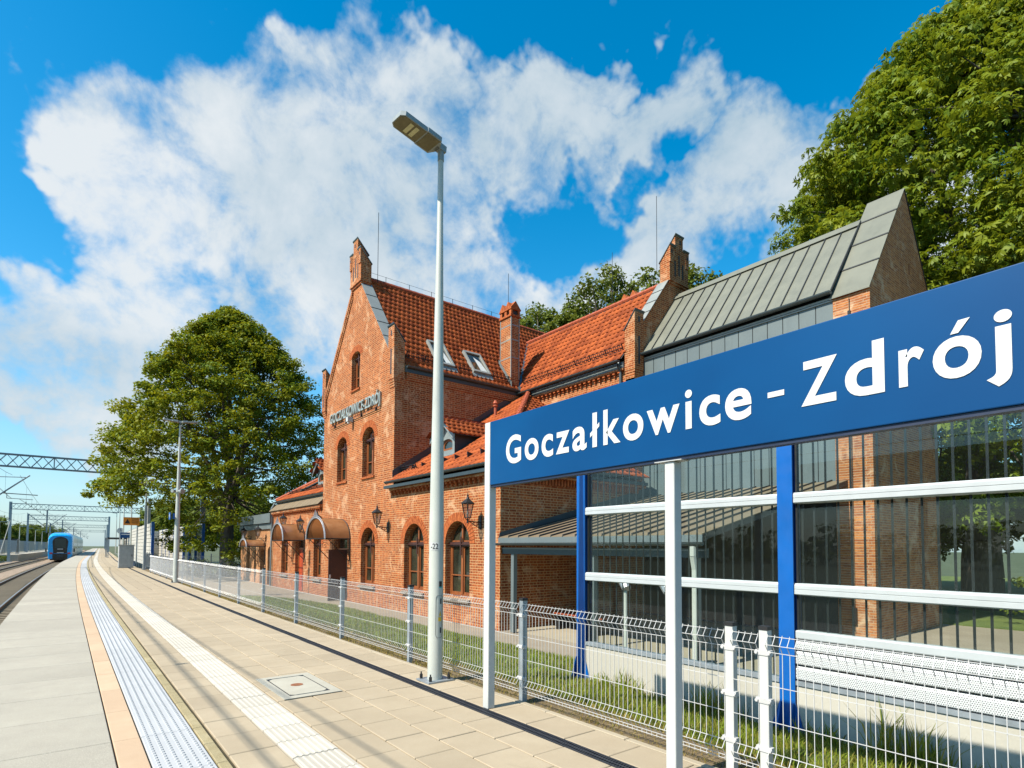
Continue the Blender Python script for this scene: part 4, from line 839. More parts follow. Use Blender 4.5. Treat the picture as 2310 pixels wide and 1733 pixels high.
# flat-roofed extension
ext = [(34.95, 0.88, GZ + 0.02, 1.30, 0.26), (36.55, 0.98, GZ + 0.02, 1.20, 0.26), (39.93, 0.80, GZ + 0.02, 1.20, 0.26), (38.2, 0.35, GZ + 0.02, 1.30, 0.05)]
g = holed([(YL, GZ), (YX, GZ), (YX, 2.7), (YL, 2.7)], [arch_loop(*e) for e in ext], fx, (0.3, 0, 0)); g.quad((XF, YX, GZ), (XF + 6, YX, GZ), (XF + 6, YX, 2.7), (XF, YX, 2.7)); g.build('extension_wall', 'brick_ext', st)
for e in ext:
    d = MB(); d.quad(*[(XF + 0.22, *p) for p in arch_loop(*e)]); d.build('dark_door', 'dark_wood', st)
g = MB(); g.box(XF - 0.10, YL + 0.02, 2.60, XF + 6, YX + 0.1, 2.92); g.build('extension_fascia', 'gutter_grey', st)
g = MB(); g.box(XF - 0.22, YL + 0.021, 2.95, XF + 6, YX + 0.25, 3.50); g.build('extension_parapet', 'gutter_grey', st)
# station name on the gable: standing steel letters
NAME = 'GOCZAŁKOWICE-ZDRÓJ'
V, F = text_loops(NAME, 0.012); a = np.array(V); x0, x1 = a[:, 0].min(), a[:, 0].max(); H = a[:, 1]; sx = (25.43 - 20.20) / (x1 - x0); cap = 0.70
for nm, off, mt in (('name_letters', 0.09, 'letter_steel'),):
    g = MB(); z0 = 7.17; hs = 0.43 / cap
    front = [(XF - off, 25.43 - (p[0] - x0) * sx, z0 + p[1] * hs) for p in V]; back = [(XF - off + 0.07, p[1], p[2]) for p in front]; n = len(V)
    g.add(front, F); g.add(back, F); ec = {}
    for f in F:
        for i in range(len(f)): e = (f[i], f[(i + 1) % len(f)]); ec[tuple(sorted(e))] = ec.get(tuple(sorted(e)), 0) + 1
    g.add(front + back, [(i, j, n + j, n + i) for (i, j), c_ in ec.items() if c_ == 1])
    # one object per letter
    par = list(range(len(V)))
    def find(i):
        while par[i] != i: par[i] = par[par[i]]; i = par[i]
        return i
    for f in F:
        for q_ in f[1:]: par[find(q_)] = find(f[0])
    isl = {}
    for i in range(len(V)): isl.setdefault(find(i), []).append(i)
    groups = []
    for ids in sorted(isl.values(), key=lambda k: -len(k)):
        xa, xb = min(V[i][0] for i in ids), max(V[i][0] for i in ids)
        for gq in groups:
            if (min(xb, gq[1]) - max(xa, gq[0])) > 0.6 * min(xb - xa, gq[1] - gq[0]): gq[2].update(ids); break
        else: groups.append([xa, xb, set(ids)])
    faces_all = g.f; half_ = n
    owner = {}
    for k, gq in enumerate(groups):
        for i in gq[2]: owner[i] = k
    base_of = [0, n, 2 * n]
    for k, gq in enumerate(groups):
        L_ = MB(); L_.v = list(g.v); L_.f = [f for f in faces_all if owner[(f[0]) % n] == k]
        used = sorted({i for f in L_.f for i in f}); rm = {a_: b_ for b_, a_ in enumerate(used)}
        L_.v = [L_.v[i] for i in used]; L_.f = [tuple(rm[i] for i in f) for f in L_.f]; L_.build('name_letter', mt, st)
g = MB(); g.tube([(XF - 0.07, 25.3, 7.03), (XF - 0.07, 20.3, 7.03)], 0.012, 6); g.tube([(XF - 0.05, 25.3, 6.93), (XF - 0.05, 20.25, 6.93)], 0.012, 6)
for y in (24.9, 23.6, 22.0, 20.6): g.box(XF - 0.08, y - 0.02, 6.92, XF, y + 0.02, 7.05)
g.build('letter_rail', 'iron', st)
g = MB(); g.box(XF - 0.28, 22.85, 6.86, XF - 0.04, 23.05, 7.05); g.cyl((XF - 0.2, 22.95, 6.78), (XF - 0.2, 22.95, 6.86), 0.06, n=8); g.build('floodlight', 'white_metal', st)
# arched awnings
def awning(ya, yb, xo, z0, zt):
    yc, hw_ = (ya + yb) / 2, (yb - ya) / 2; n = 18; pt = lambda t, e=0.0: (yc + (hw_ + e) * cos(t), z0 + (zt - z0 + e) * sin(t)); rim = [pt(pi * i / n) for i in range(n + 1)]
    a = MB(); a.add([(xo, *p) for p in rim] + [(XF - 0.01, *p) for p in rim], [(i, i + 1, n + 2 + i, n + 1 + i) for i in range(n)]); aw = a.build('awning', 'awning_sheet', st, smooth=True)
    f = MB()
    for x in (xo, XF - 0.03): f.tube([(x, *p) for p in rim], 0.022, 6)
    for y in (ya, yb): f.tube([(xo, y, z0), (XF - 0.02, y, z0)], 0.025, 6); f.tube([(XF - 0.05, y, z0), (XF - 0.05, y, z0 - 1.1)], 0.02, 6); f.tube([(xo + 0.1, y, z0), (XF - 0.05, y, z0 - 0.95)], 0.018, 6)
    f.tube([(xo, ya, z0), (xo, yb, z0)], 0.02, 6); f.tube([(xo, *pt(pi / 2)), (XF - 0.02, *pt(pi / 2))], 0.015, 6)
    for y in (ya, yb):   # scrolls in the brackets
        for cx, cz, r_ in ((XF - 0.30, z0 - 0.28, 0.16), (XF - 0.16, z0 - 0.55, 0.10), (XF - 0.58, z0 - 0.16, 0.10)):
            f.tube([(cx + r_ * (1 - k / 22) * cos(k * 0.5), y, cz + r_ * (1 - k / 22) * sin(k * 0.5)) for k in range(19)], 0.010, 4)
    f.build('bracket', 'iron', aw)
    t = MB()
    for e, rr in ((0.03, 0.022), (0.11, 0.012)): t.tube([(xo - 0.03, *pt(pi * i / n, e)) for i in range(n + 1)], rr, 6)
    for i in range(2 * n + 1):
        th = pi * i / (2 * n); q = pt(th, 0.07); t.tube([(xo - 0.03, q[0] + 0.035 * cos(k), q[1] + 0.035 * sin(k)) for k in np.linspace(0, 2 * pi, 7)], 0.008, 4)
    top = pt(pi / 2, 0.11)
    for k in range(-4, 5):
        hgt = 0.26 - abs(k) * 0.045; t.tube([(xo - 0.03, top[0] + k * 0.06, top[1] - abs(k) * 0.03), (xo - 0.03, top[0] + k * 0.05, top[1] + hgt)], 0.012, 4)
    t.build('arch_trim', 'silver_trim', aw)
awning(23.0, 25.2, 8.36, 1.92, 2.78); awning(28.75, 30.65, 8.38, 1.88, 2.70); awning(35.83, 37.4, 8.38, 1.56, 1.95)

# wall lanterns
def lantern(y, z, label, x=9.45, arm=0.46, s_=1.0):
    t = thing('wall_lantern', (x, y, z - 0.1), label, 'lantern', 'wrought iron wall lanterns on the station front')
    cx = x - arm; ir = MB(); zb = z + 0.10
    ir.box(x - 0.025, y - 0.05, z - 0.16, x - 0.002, y + 0.05, z + 0.22); ir.tube([(x - 0.02, y, z + 0.04), (cx, y, z + 0.06)], 0.016, 6); ir.tube([(x - 0.02, y, z - 0.14), (x - 0.2, y, z - 0.06), (cx + 0.06, y, z + 0.05)], 0.012, 6)
    for k in ((x - 0.13, z - 0.03, 0.055), (x - 0.25, z - 0.0, 0.04)): ir.tube([(k[0] + k[2] * (1 - i / 16) * cos(i * 0.6), y, k[1] + k[2] * (1 - i / 16) * sin(i * 0.6)) for i in range(13)], 0.008, 4)
    ir.build('arm', 'iron', t)
    c = MB(); rb, rt_, h = 0.095 * s_, 0.185 * s_, 0.40 * s_; z0 = zb + 0.06
    for k in range(6):
        a, b = 2 * pi * k / 6, 2 * pi * (k + 1) / 6
        A, B = (cx + rb * cos(a), y + rb * sin(a), z0), (cx + rt_ * cos(a), y + rt_ * sin(a), z0 + h); c.tube([A, B], 0.011, 4)
        c.tube([A, (cx + rb * cos(b), y + rb * sin(b), z0)], 0.010, 4); c.tube([B, (cx + rt_ * cos(b), y + rt_ * sin(b), z0 + h)], 0.012, 4); c.tube([A, (cx + 0.03 * cos(a), y + 0.03 * sin(a), zb)], 0.010, 4)
    c.cyl((cx, y, z), (cx, y, zb + 0.02), 0.03, n=8); c.build('cage', 'iron', t)
    r = MB(); r.cyl((cx, y, z0 + h), (cx, y, z0 + h + 0.02), rt_ * 1.12, n=6); r.cyl((cx, y, z0 + h + 0.02), (cx, y, z0 + h + 0.13), rt_ * 1.08, 0.06, 6); r.cyl((cx, y, z0 + h + 0.13), (cx, y, z0 + h + 0.19), 0.055, 0.03, 8); r.cyl((cx, y, z0 + h + 0.19), (cx, y, z0 + h + 0.33), 0.028, 0.004, 6); r.cyl((cx, y, z0 + h + 0.225), (cx, y, z0 + h + 0.245), 0.04, n=8); r.build('roof', 'iron', t)
    gl_ = MB(); gl_.cyl((cx, y, z0), (cx, y, z0 + h), rb * 0.97, rt_ * 0.97, 6, False); gl_.build('glazing', 'lantern_glass', t)
    b = MB(); b.cyl((cx, y, z0), (cx, y, z0 + 0.10), 0.018, n=8); b.cyl((cx, y, z0 + 0.10), (cx, y, z0 + 0.20), 0.032, 0.02, 8); b.build('bulb', 'lamp_bulb', t)
lantern(19.46, 2.28, 'black wall lantern where the tall gable meets the low wing')
lantern(13.47, 2.28, 'black wall lantern beside the last arched window of the low brick wing')
lantern(25.75, 2.35, 'black wall lantern half hidden behind the widest arched awning')
lantern(28.15, 2.25, 'black wall lantern between the two larger arched awnings'); lantern(30.9, 2.50, 'black wall lantern peeping over the middle arched awning')
lantern(35.85, 2.02, 'black wall lantern on the flat-roofed extension, next to the downpipe'); lantern(39.3, 2.02, 'black wall lantern at the far end of the flat-roofed extension')

# ------------------------------------------------------------------ zinc-clad annex with brick slab gable
XA, SA0, SA1 = 16.03, 5.57, 6.46
an = thing('annex_building', (18, 9, GZ), 'modern annex with grey standing-seam metal roof and triangular brick end wall', 'building')
g = MB(); g.box(XA + 0.02, SA1, GZ, 20.2, YE, 8.3); g.prism([(XA - 0.05, SA1, 8.3), (18.0, SA1, 11.02), (20.2, SA1, 8.3)], (0, YE - SA1 - 0.02, 0)); g.build('core', 'seam_dark', an)
n = 14; pw = (YE - SA1) / n
for i in range(n):
    ya, yb = SA1 + pw * i + 0.012, SA1 + pw * (i + 1) - 0.012
    g = MB(); g.box(XA - 0.005, ya, 3.4, XA + 0.02, yb, 8.26); g.build('wall_panel', 'zinc_wall', an)
    g = MB(); g.prism([(XA - 0.12, ya, 8.50), (17.98, ya, 11.12), (17.98, yb, 11.12), (XA - 0.12, yb, 8.50)], (0, 0, 0.02)); g.build('roof_panel', 'zinc_roof', an)
    s_ = MB(); s_.prism([(XA - 0.12, ya - 0.012 - 0.012, 8.50), (17.98, ya - 0.024, 11.12), (17.98, ya, 11.12), (XA - 0.12, ya, 8.50)], (-0.03, 0, 0.045)); s_.build('standing_seam', 'seam_dark', an)
g = MB(); g.prism([(17.80, SA1, 11.0), (18.0, SA1, 11.24), (18.2, SA1, 11.0)], (0, YE - SA1, 0)); g.build('ridge_cap', 'zinc_roof', an)
gutter((XA - 0.16, SA1, 8.50), (XA - 0.16, YE + 0.0, 8.50), an, 0.085)
g = MB(); g.box(XA - 0.04, SA1, 8.26, XA + 0.05, YE, 8.37); g.build('eaves_trim', 'zinc_cap', an)
sz = lambda x: 8.36 + (x - 16.0) * 1.345 if x < 18.67 else 11.95 - (x - 18.67) * 1.345
g = MB(); g.prism([(16.0, SA0, GZ), (21.15, SA0, GZ), (21.15, SA0, sz(21.15)), (18.67, SA0, 11.95), (16.0, SA0, 8.36)], (0, SA1 - SA0, 0)); g.build('brick_slab', 'brick_new', an)
for i in range(4):
    xa, xb = 15.93 + (18.69 - 15.93) * i / 4, 15.93 + (18.69 - 15.93) * (i + 1) / 4 - 0.012
    g = MB(); g.prism([(xa, SA0 - 0.02, sz(xa) + 0.03), (xb, SA0 - 0.02, sz(xb) + 0.03), (xb, SA1 + 0.06, sz(xb) + 0.03), (xa, SA1 + 0.06, sz(xa) + 0.03)], (0, 0, 0.035)); g.build('slab_cap_panel', 'zinc_roof', an)
    if i: s_ = MB(); s_.bar((xa - 0.008, SA0 - 0.02, sz(xa) + 0.075), (xa - 0.008, SA1 + 0.06, sz(xa) + 0.075), 0.035, 0.03); s_.build('cap_seam', 'seam_dark', an)
g = MB(); g.prism([(18.70, SA0 - 0.02, 11.96), (21.2, SA0 - 0.02, sz(21.2) + 0.03), (21.2, SA1 + 0.06, sz(21.2) + 0.03), (18.70, SA1 + 0.06, 11.96)], (0, 0, 0.035)); g.build('slab_cap_panel', 'seam_dark', an)
pipe([(15.97, 6.05, 8.2), (15.97, 6.05, 7.6), (15.95, 6.05, 1.0), (15.95, 6.05, -0.5)], 0.008, an, 'lightning_wire', 'iron'); g = MB(); g.box(15.93, 6.02, 7.75, 16.0, 6.08, 7.85); g.box(15.93, 6.02, 3.0, 16.0, 6.08, 3.08); g.box(15.92, 6.0, -0.3, 16.0, 6.1, 0.1); g.build('wire_clamp', 'iron', an)
g = MB(); g.box(18.9, SA0 - 0.012, 9.55, 18.98, SA0 - 0.002, 9.85); g.build('wall_anchor', 'rust', an)
# lean-to canopy in front of the annex
cz = lambda x: 1.86 + (x - 9.40) * 0.232
CY0, CY1 = 6.15, 12.52; n = 15; pw = (CY1 - CY0) / n
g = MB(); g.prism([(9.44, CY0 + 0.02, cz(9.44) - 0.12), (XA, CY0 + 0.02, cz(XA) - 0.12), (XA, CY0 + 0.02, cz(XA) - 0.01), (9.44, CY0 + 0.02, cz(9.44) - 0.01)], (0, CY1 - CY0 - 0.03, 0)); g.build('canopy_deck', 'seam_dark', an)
for i in range(n):
    ya, yb = CY0 + pw * i + 0.02, CY0 + pw * (i + 1) - 0.02
    g = MB(); g.prism([(9.40, ya, cz(9.40)), (XA - 0.02, ya, cz(XA - 0.02)), (XA - 0.02, yb, cz(XA - 0.02)), (9.40, yb, cz(9.40))], (0, 0, 0.02)); g.build('canopy_panel', 'canopy_roof', an)
    s_ = MB(); s_.prism([(9.40, yb, cz(9.40)), (XA - 0.02, yb, cz(XA - 0.02)), (XA - 0.02, yb + 0.035, cz(XA - 0.02)), (9.40, yb + 0.035, cz(9.40))], (0, 0, 0.06)); s_.build('canopy_seam', 'seam_dark', an)
g = MB(); g.box(9.37, CY0, 1.72, 9.40, CY1, 1.86); g.build('canopy_fascia', 'gutter_grey', an); gutter((9.30, CY0 - 0.05, 1.71), (9.30, CY1, 1.71), an, 0.065)
g = MB(); g.box(9.50, CY0 + 0.02, 1.42, 9.62, CY1 - 0.01, 1.60); g.build('canopy_beam', 'gutter', an)
for y in (12.05, 9.1, 6.4): g = MB(); g.box(9.50, y - 0.06, GZ + 0.02, 9.62, y + 0.06, 1.42); g.build('canopy_post', 'gutter_grey', an)
g = MB(); P = lambda x, o: (x, YC - 0.012, cz(x) + o); g.prism([P(9.42, 0.03), P(XA, 0.03), P(XA, 0.34), P(9.42, 0.14)], (0, 0.010, 0)); g.build('canopy_flashing', 'gutter', an)
# bench and spotlights under the canopy
b = thing('bench', (11.1, 11.0, GZ), 'bench with red slats standing in the dark under the canopy', 'bench')
for k in range(3): g = MB(); g.box(10.9 + k * 0.14, 10.1, GZ + 0.44, 11.02 + k * 0.14, 12.0, GZ + 0.48); g.build('slat', 'bench_red', b)
for y in (10.3, 11.8): g = MB(); g.box(10.92, y - 0.04, GZ, 11.28, y + 0.04, GZ + 0.44); g.build('leg', 'iron', b)
for (x, y, lb) in ((8.9, 7.6, 'small spotlight on a low post near the canopy, facing the brick wing'), (8.9, 6.6, 'small spotlight on a low post near the canopy end, beside the downpipe')):
    t = thing('spotlight_post', (x, y, GZ), lb, 'spotlight', 'spotlights behind the glass barrier'); g = MB(); g.cyl((x, y, GZ), (x, y, 0.75), 0.035, n=8); g.build('post', 'pole_paint', t)
    g = MB(); g.cyl((x - 0.02, y - 0.05, 0.78), (x + 0.06, y + 0.12, 0.98), 0.09, 0.12, 10); g.build('head', 'silver_trim', t)
pipe([(9.3, 6.3, 1.64), (9.3, 6.3, 1.45), (9.36, 6.3, 1.2), (9.36, 6.3, GZ)], 0.06, an, 'downpipe', 'pole_paint')

# ------------------------------------------------------------------ station name board
SX = 3.33; tilt = lambda y: (4.6 - y) * 0.0072
sign = thing('station_sign', (SX, 2.5, 0.0), 'long blue station name board with white lettering on white posts', 'sign')
YS0, YS1 = -1.2, 4.595
def sloped_box(mb, x0, x1, y0, y1, z0, z1):
    a, b = tilt(y0), tilt(y1)
    return mb.add([(x0, y0, z0 + a), (x1, y0, z0 + a), (x1, y1, z0 + b), (x0, y1, z0 + b), (x0, y0, z1 + a), (x1, y0, z1 + a), (x1, y1, z1 + b), (x0, y1, z1 + b)], [(0, 3, 2, 1), (4, 5, 6, 7), (0, 1, 5, 4), (1, 2, 6, 5), (2, 3, 7, 6), (3, 0, 4, 7)])
g = sloped_box(MB(), SX, SX + 0.045, YS0, YS1, 2.222, 2.862); bd = g.build('board', 'sign_blue', sign); soft(bd, 0.006)
g = sloped_box(MB(), SX + 0.012, SX + 0.075, YS0, YS1 - 0.003, 2.200, 2.2205); g.build('bottom_trim', 'sign_dark', bd)
g = sloped_box(MB(), SX + 0.046, SX + 0.075, YS0, YS1 - 0.003, 2.2215, 2.855); g.build('back_plate', 'sign_dark', bd)
g = MB(); g.box(SX, 4.600, 0.0, SX + 0.085, 4.690, 2.862); soft(g.build('post', 'white_metal', sign), 0.008)
for y0, y1 in ((2.405, 2.487), (-0.2, -0.115)):
    g = MB(); g.box(SX + 0.002, y0, 0.0, SX + 0.087, y1, 2.195 + tilt(2.4)); soft(g.build('post', 'white_metal', sign), 0.008)
    g = MB(); g.box(SX - 0.012, y0 - 0.07, 2.196 + tilt(2.4), SX + 0.092, y1 + 0.075, 2.2015 + tilt(2.4)); g.build('bracket', 'white_metal', sign)
letters = [('G', 4.327, 4.096, -0.006, 0.268), ('o', 4.042, 3.846, -0.006, 0.196), ('c', 3.805, 3.652, -0.006, 0.196), ('z', 3.616, 3.449, 0, 0.190), ('a', 3.412, 3.246, -0.006, 0.196), ('l', 3.181, 3.132, 0, 0.280),
           ('k', 3.063, 2.886, 0, 0.280), ('o', 2.861, 2.666, -0.006, 0.196), ('w', 2.635, 2.352, 0, 0.190), ('i', 2.307, 2.252, 0, 0.270), ('c', 2.196, 2.040, -0.006, 0.196), ('e', 2.006, 1.826, -0.006, 0.196),
           ('-', 1.723, 1.622, 0.093, 0.126), ('Z', 1.523, 1.327, 0, 0.258), ('d', 1.288, 1.097, -0.005, 0.280), ('r', 1.033, 0.923, 0, 0.194), ('o', 0.888, 0.698, -0.006, 0.196), ('j', 0.683, 0.587, -0.082, 0.268)]
lt = MB(); xs_ = SX - 0.004; B0 = 2.400
for chx, ya, yb, za, zb in letters:
    if chx in 'l-': V, F = [(0, 0, 0), (1, 0, 0), (1, 1, 0), (0, 1, 0)], [(0, 1, 2, 3)]
    elif chx == 'i': V, F = [(0.06, 0, 0), (0.94, 0, 0), (0.94, 0.70, 0), (0.06, 0.70, 0)] + [(0.5 + 0.5 * cos(2 * pi * k / 20), 0.895 + 0.105 * sin(2 * pi * k / 20), 0) for k in range(20)], [(0, 1, 2, 3), tuple(range(4, 24))]
    else: V, F = text_loops(chx, 0.022 if chx not in 'GZ' else 0.024)
    a = np.array(V); lo, hi = a.min(0), a.max(0); W_ = hi - lo
    out = []
    for p in V:
        y = ya + (yb - ya) * (p[0] - lo[0]) / W_[0]; z = za + (zb - za) * (p[1] - lo[1]) / W_[1]; out.append((xs_, y, B0 + z + tilt(y)))
    lt = MB(); lt.add(out, F); P = lambda y, z: (xs_ - 0.0005, y, z)
    if chx == 'l': lt.quad(P(3.106, 2.604), P(3.106, 2.572), P(3.206, 2.494), P(3.206, 2.529))     # stroke of the l
    if chx == 'o' and ya < 1: lt.quad(P(0.784, 2.698), P(0.738, 2.700), P(0.784, 2.638), P(0.816, 2.637))     # accent of the o
    lt.build('letter', 'sign_white', bd)

# ------------------------------------------------------------------ mesh fence along the platform
FX = 3.86
fence = thing('mesh_fence', (FX, 20, -0.05), 'white welded mesh fence with square posts along the back of the platform', 'fence')
fxd = lambda y: FX + dY(y)
fy = [-3.2, -0.55, 2.04, 2.30, 4.70] + [4.70 + 2.51 * k for k in range(1, 15)]
pm_ = MB(); pm_.box(-0.03, -0.03, -0.12, 0.03, 0.03, 1.035); post_me = pm_.mesh('post', 'galv'); pm_ = MB(); pm_.box(-0.03, -0.03, -0.12, 0.03, 0.03, 1.035); post_w = pm_.mesh('post', 'white_metal')
cm = MB(); cm.box(-0.034, -0.034, 1.0355, 0.034, 0.034, 1.062); cap_me = cm.mesh('cap', 'cap_black')
cl = MB(); cl.box(-0.036, -0.055, -0.018, 0.004, 0.055, 0.018); cl.cyl((-0.05, -0.045, 0), (-0.036, -0.045, 0), 0.012, n=6); cl.cyl((-0.05, 0.045, 0), (-0.036, 0.045, 0), 0.012, n=6); cl_me = cl.mesh('clamp', 'wire_white')
for y in fy:
    p = place('post', post_w if y < 4 else post_me, (fxd(y), y, 0), fence); place('cap', cap_me, (fxd(y), y, 0), p)
    for z in (0.22, 0.55, 0.88): place('clamp', cl_me, (fxd(y), y, z), p)
def bent(z):
    'sideways kink of the stiffening beads'
    for zc_ in (0.945, 0.155):
        if abs(z - zc_) < 0.055: return -0.038 * (1 - abs(z - zc_) / 0.055)
    return 0.0
zl = [0.065, 0.10, 0.155, 0.21, 0.30, 0.60, 0.89, 0.945, 1.0, 1.012]
for ya, yb in zip(fy, fy[1:]):
    m_ = MB(); a, b = ya + 0.035, yb - 0.035; nv = max(2, int(round((b - a) / 0.0505))); far = ya > 14
    xo = -0.032
    for i in range(nv + 1):
        y = a + (b - a) * i / nv; x = fxd(y) + xo
        pts = [(x + bent(z), y, z) for z in zl]
        for p, q in zip(pts, pts[1:]): m_.cyl(p, q, 0.0029 if not far else 0.0024, n=4 if not far else 3, caps=False)
    for z in (0.075, 0.155, 0.21, 0.10, 0.42, 0.66, 0.89, 0.945, 1.0):
        m_.tube([(fxd(y) + xo - 0.003 + bent(z), y, z) for y in np.linspace(a, b, 3)], 0.0030 if not far else 0.0024, 4)
    m_.build('mesh_panel', 'wire_white', fence)
# second fence beyond the path
f2 = thing('mesh_fence', (8.2, 36, GZ), 'low white mesh fence standing between the forecourt and the big tree', 'fence')
for a, b in zip([(5.2, 44.5), (6.6, 44.2), (8.0, 43.9)], [(6.6, 44.2), (8.0, 43.9), (9.4, 43.6)]):
    A, B = Vector((*a, GZ)), Vector((*b, GZ)); m_ = MB()
    for i in range(28): q = A.lerp(B, i / 27); m_.cyl(q + Vector((0, 0, 0.1)), q + Vector((0, 0, 1.6)), 0.004, n=3, caps=False)
    for z in (0.15, 0.6, 1.1, 1.55): m_.tube([A + Vector((0, 0, z)), B + Vector((0, 0, z))], 0.005, 4)
    m_.build('mesh_panel', 'wire_white', f2); p = MB(); p.box(a[0] - 0.03, a[1] - 0.03, GZ, a[0] + 0.03, a[1] + 0.03, 1.05); p.build('post', 'galv', f2)
# edging strip in the grass (galvanised flat earth strip)
g = MB(); pts = [(4.35, -3, -0.10), (4.36, 1.2, -0.115), (4.33, 3.4, -0.10), (4.36, 6.2, -0.10), (4.5, 10, -0.12), (4.6, 16, -0.13), (4.7, 22, -0.14)]
for p, q in zip(pts, pts[1:]): g.bar(p, q, 0.006, 0.045)
g.build('earth_strip', 'galv', None, label='galvanised flat strip running through the grass behind the mesh fence', cat='strip')

# ------------------------------------------------------------------ glazed noise barrier
BX = 6.0
nb = thing('noise_barrier', (BX, 2.9, -0.35), 'noise barrier of striped glass between blue steel posts on a concrete plinth', 'barrier')
posts = [5.90, 2.90, -0.10]
for y in posts:
    p = MB(); zt = 3.35
    p.box(BX - 0.08, y - 0.08, -0.30, BX - 0.062, y + 0.08, zt); p.box(BX + 0.062, y - 0.08, -0.30, BX + 0.08, y + 0.08, zt); p.box(BX - 0.062, y - 0.006, -0.30, BX + 0.062, y + 0.006, zt)
    po = p.build('post', 'blue_paint', nb)
    b = MB(); b.box(BX - 0.22, y - 0.20, -0.34, BX + 0.22, y + 0.20, -0.30)
    for yy in (y - 0.07, y + 0.055): b.prism([(BX - 0.21, yy, -0.30), (BX - 0.08, yy, -0.30), (BX - 0.08, yy, 0.02), (BX - 0.11, yy, 0.02)], (0, 0.015, 0))
    b.prism([(BX - 0.081, y + 0.08, 0.02), (BX - 0.081, y + 0.18, -0.30), (BX - 0.081, y + 0.08, -0.30)], (0.016, 0, 0)); b.prism([(BX - 0.081, y - 0.08, 0.02), (BX - 0.081, y - 0.18, -0.30), (BX - 0.081, y - 0.08, -0.30)], (0.016, 0, 0))
    b.build('base_plate', 'blue_paint', po)
for i, (yb, ya) in enumerate([(5.90, 2.90), (2.90, -0.10)]):
    a, b = ya + 0.085, yb - 0.085
    g = MB(); g.box(BX - 0.06, ya + 0.02 if False else a - 0.0, -0.42, BX + 0.06, b, 0.205); soft(g.build('plinth', 'plinth', nb), 0.01)
    g = MB(); g.box(BX - 0.075, a, 0.206, BX + 0.055, b, 0.25); g.build('plinth_rail', 'galv', nb)
    zb = 0.25
    if i == 1:   # perforated absorber panel
        for k, (z0, z1) in enumerate([(0.26, 0.40), (0.415, 0.555), (0.57, 0.665)]):
            q = MB(); q.prism([(BX - 0.045, a, z0), (BX - 0.062, a, z0 + 0.012), (BX - 0.062, a, z1 - 0.03), (BX - 0.045, a, z1 - 0.012), (BX - 0.03, a, z1), (BX + 0.045, a, z1), (BX + 0.045, a, z0)], (0, b - a, 0)); q.build('perforated_cassette', 'perforated', nb)
        q = MB(); q.box(BX - 0.072, a, 0.68, BX + 0.05, b, 0.765); soft(q.build('rail', 'rail_white', nb), 0.012); zb = 0.765
    for z0, z1 in ((1.125, 1.245), (2.07, 2.185), (3.22, 3.33)):
        q = MB(); zm = (z0 + z1) / 2
        q.prism([(BX - 0.055, a, z0), (BX - 0.072, a, z0 + 0.012), (BX - 0.072, a, zm - 0.004), (BX - 0.066, a, zm), (BX - 0.072, a, zm + 0.004), (BX - 0.072, a, z1 - 0.02), (BX - 0.052, a, z1), (BX + 0.05, a, z1), (BX + 0.05, a, z0)], (0, b - a, 0)); q.build('rail', 'rail_white', nb)
    lo_hi = [(zb, 1.125), (1.245, 2.07), (2.185, 3.22)]
    for z0, z1 in lo_hi:
        q = MB(); q.box(BX - 0.008, a, z0 + 0.001, BX + 0.007, b, z1 - 0.001); pn = q.build('glass_pane', 'barrier_glass', nb)
        y = b - 0.055
        bm_ = MB(); bm_.box(0.0, -0.010, 0.0, 0.004, 0.010, z1 - z0 - 0.004); me = bm_.mesh('stripe', 'bar_black')
        while y > a + 0.02: place('stripe', me, (BX + 0.009, y, z0 + 0.002), pn); y -= 0.1165
        gk = MB(); gk.box(BX - 0.022, b - 0.02, z0, BX + 0.022, b, z1); gk.box(BX - 0.022, a, z0, BX + 0.022, a + 0.02, z1); gk.build('gasket', 'bar_black', pn)

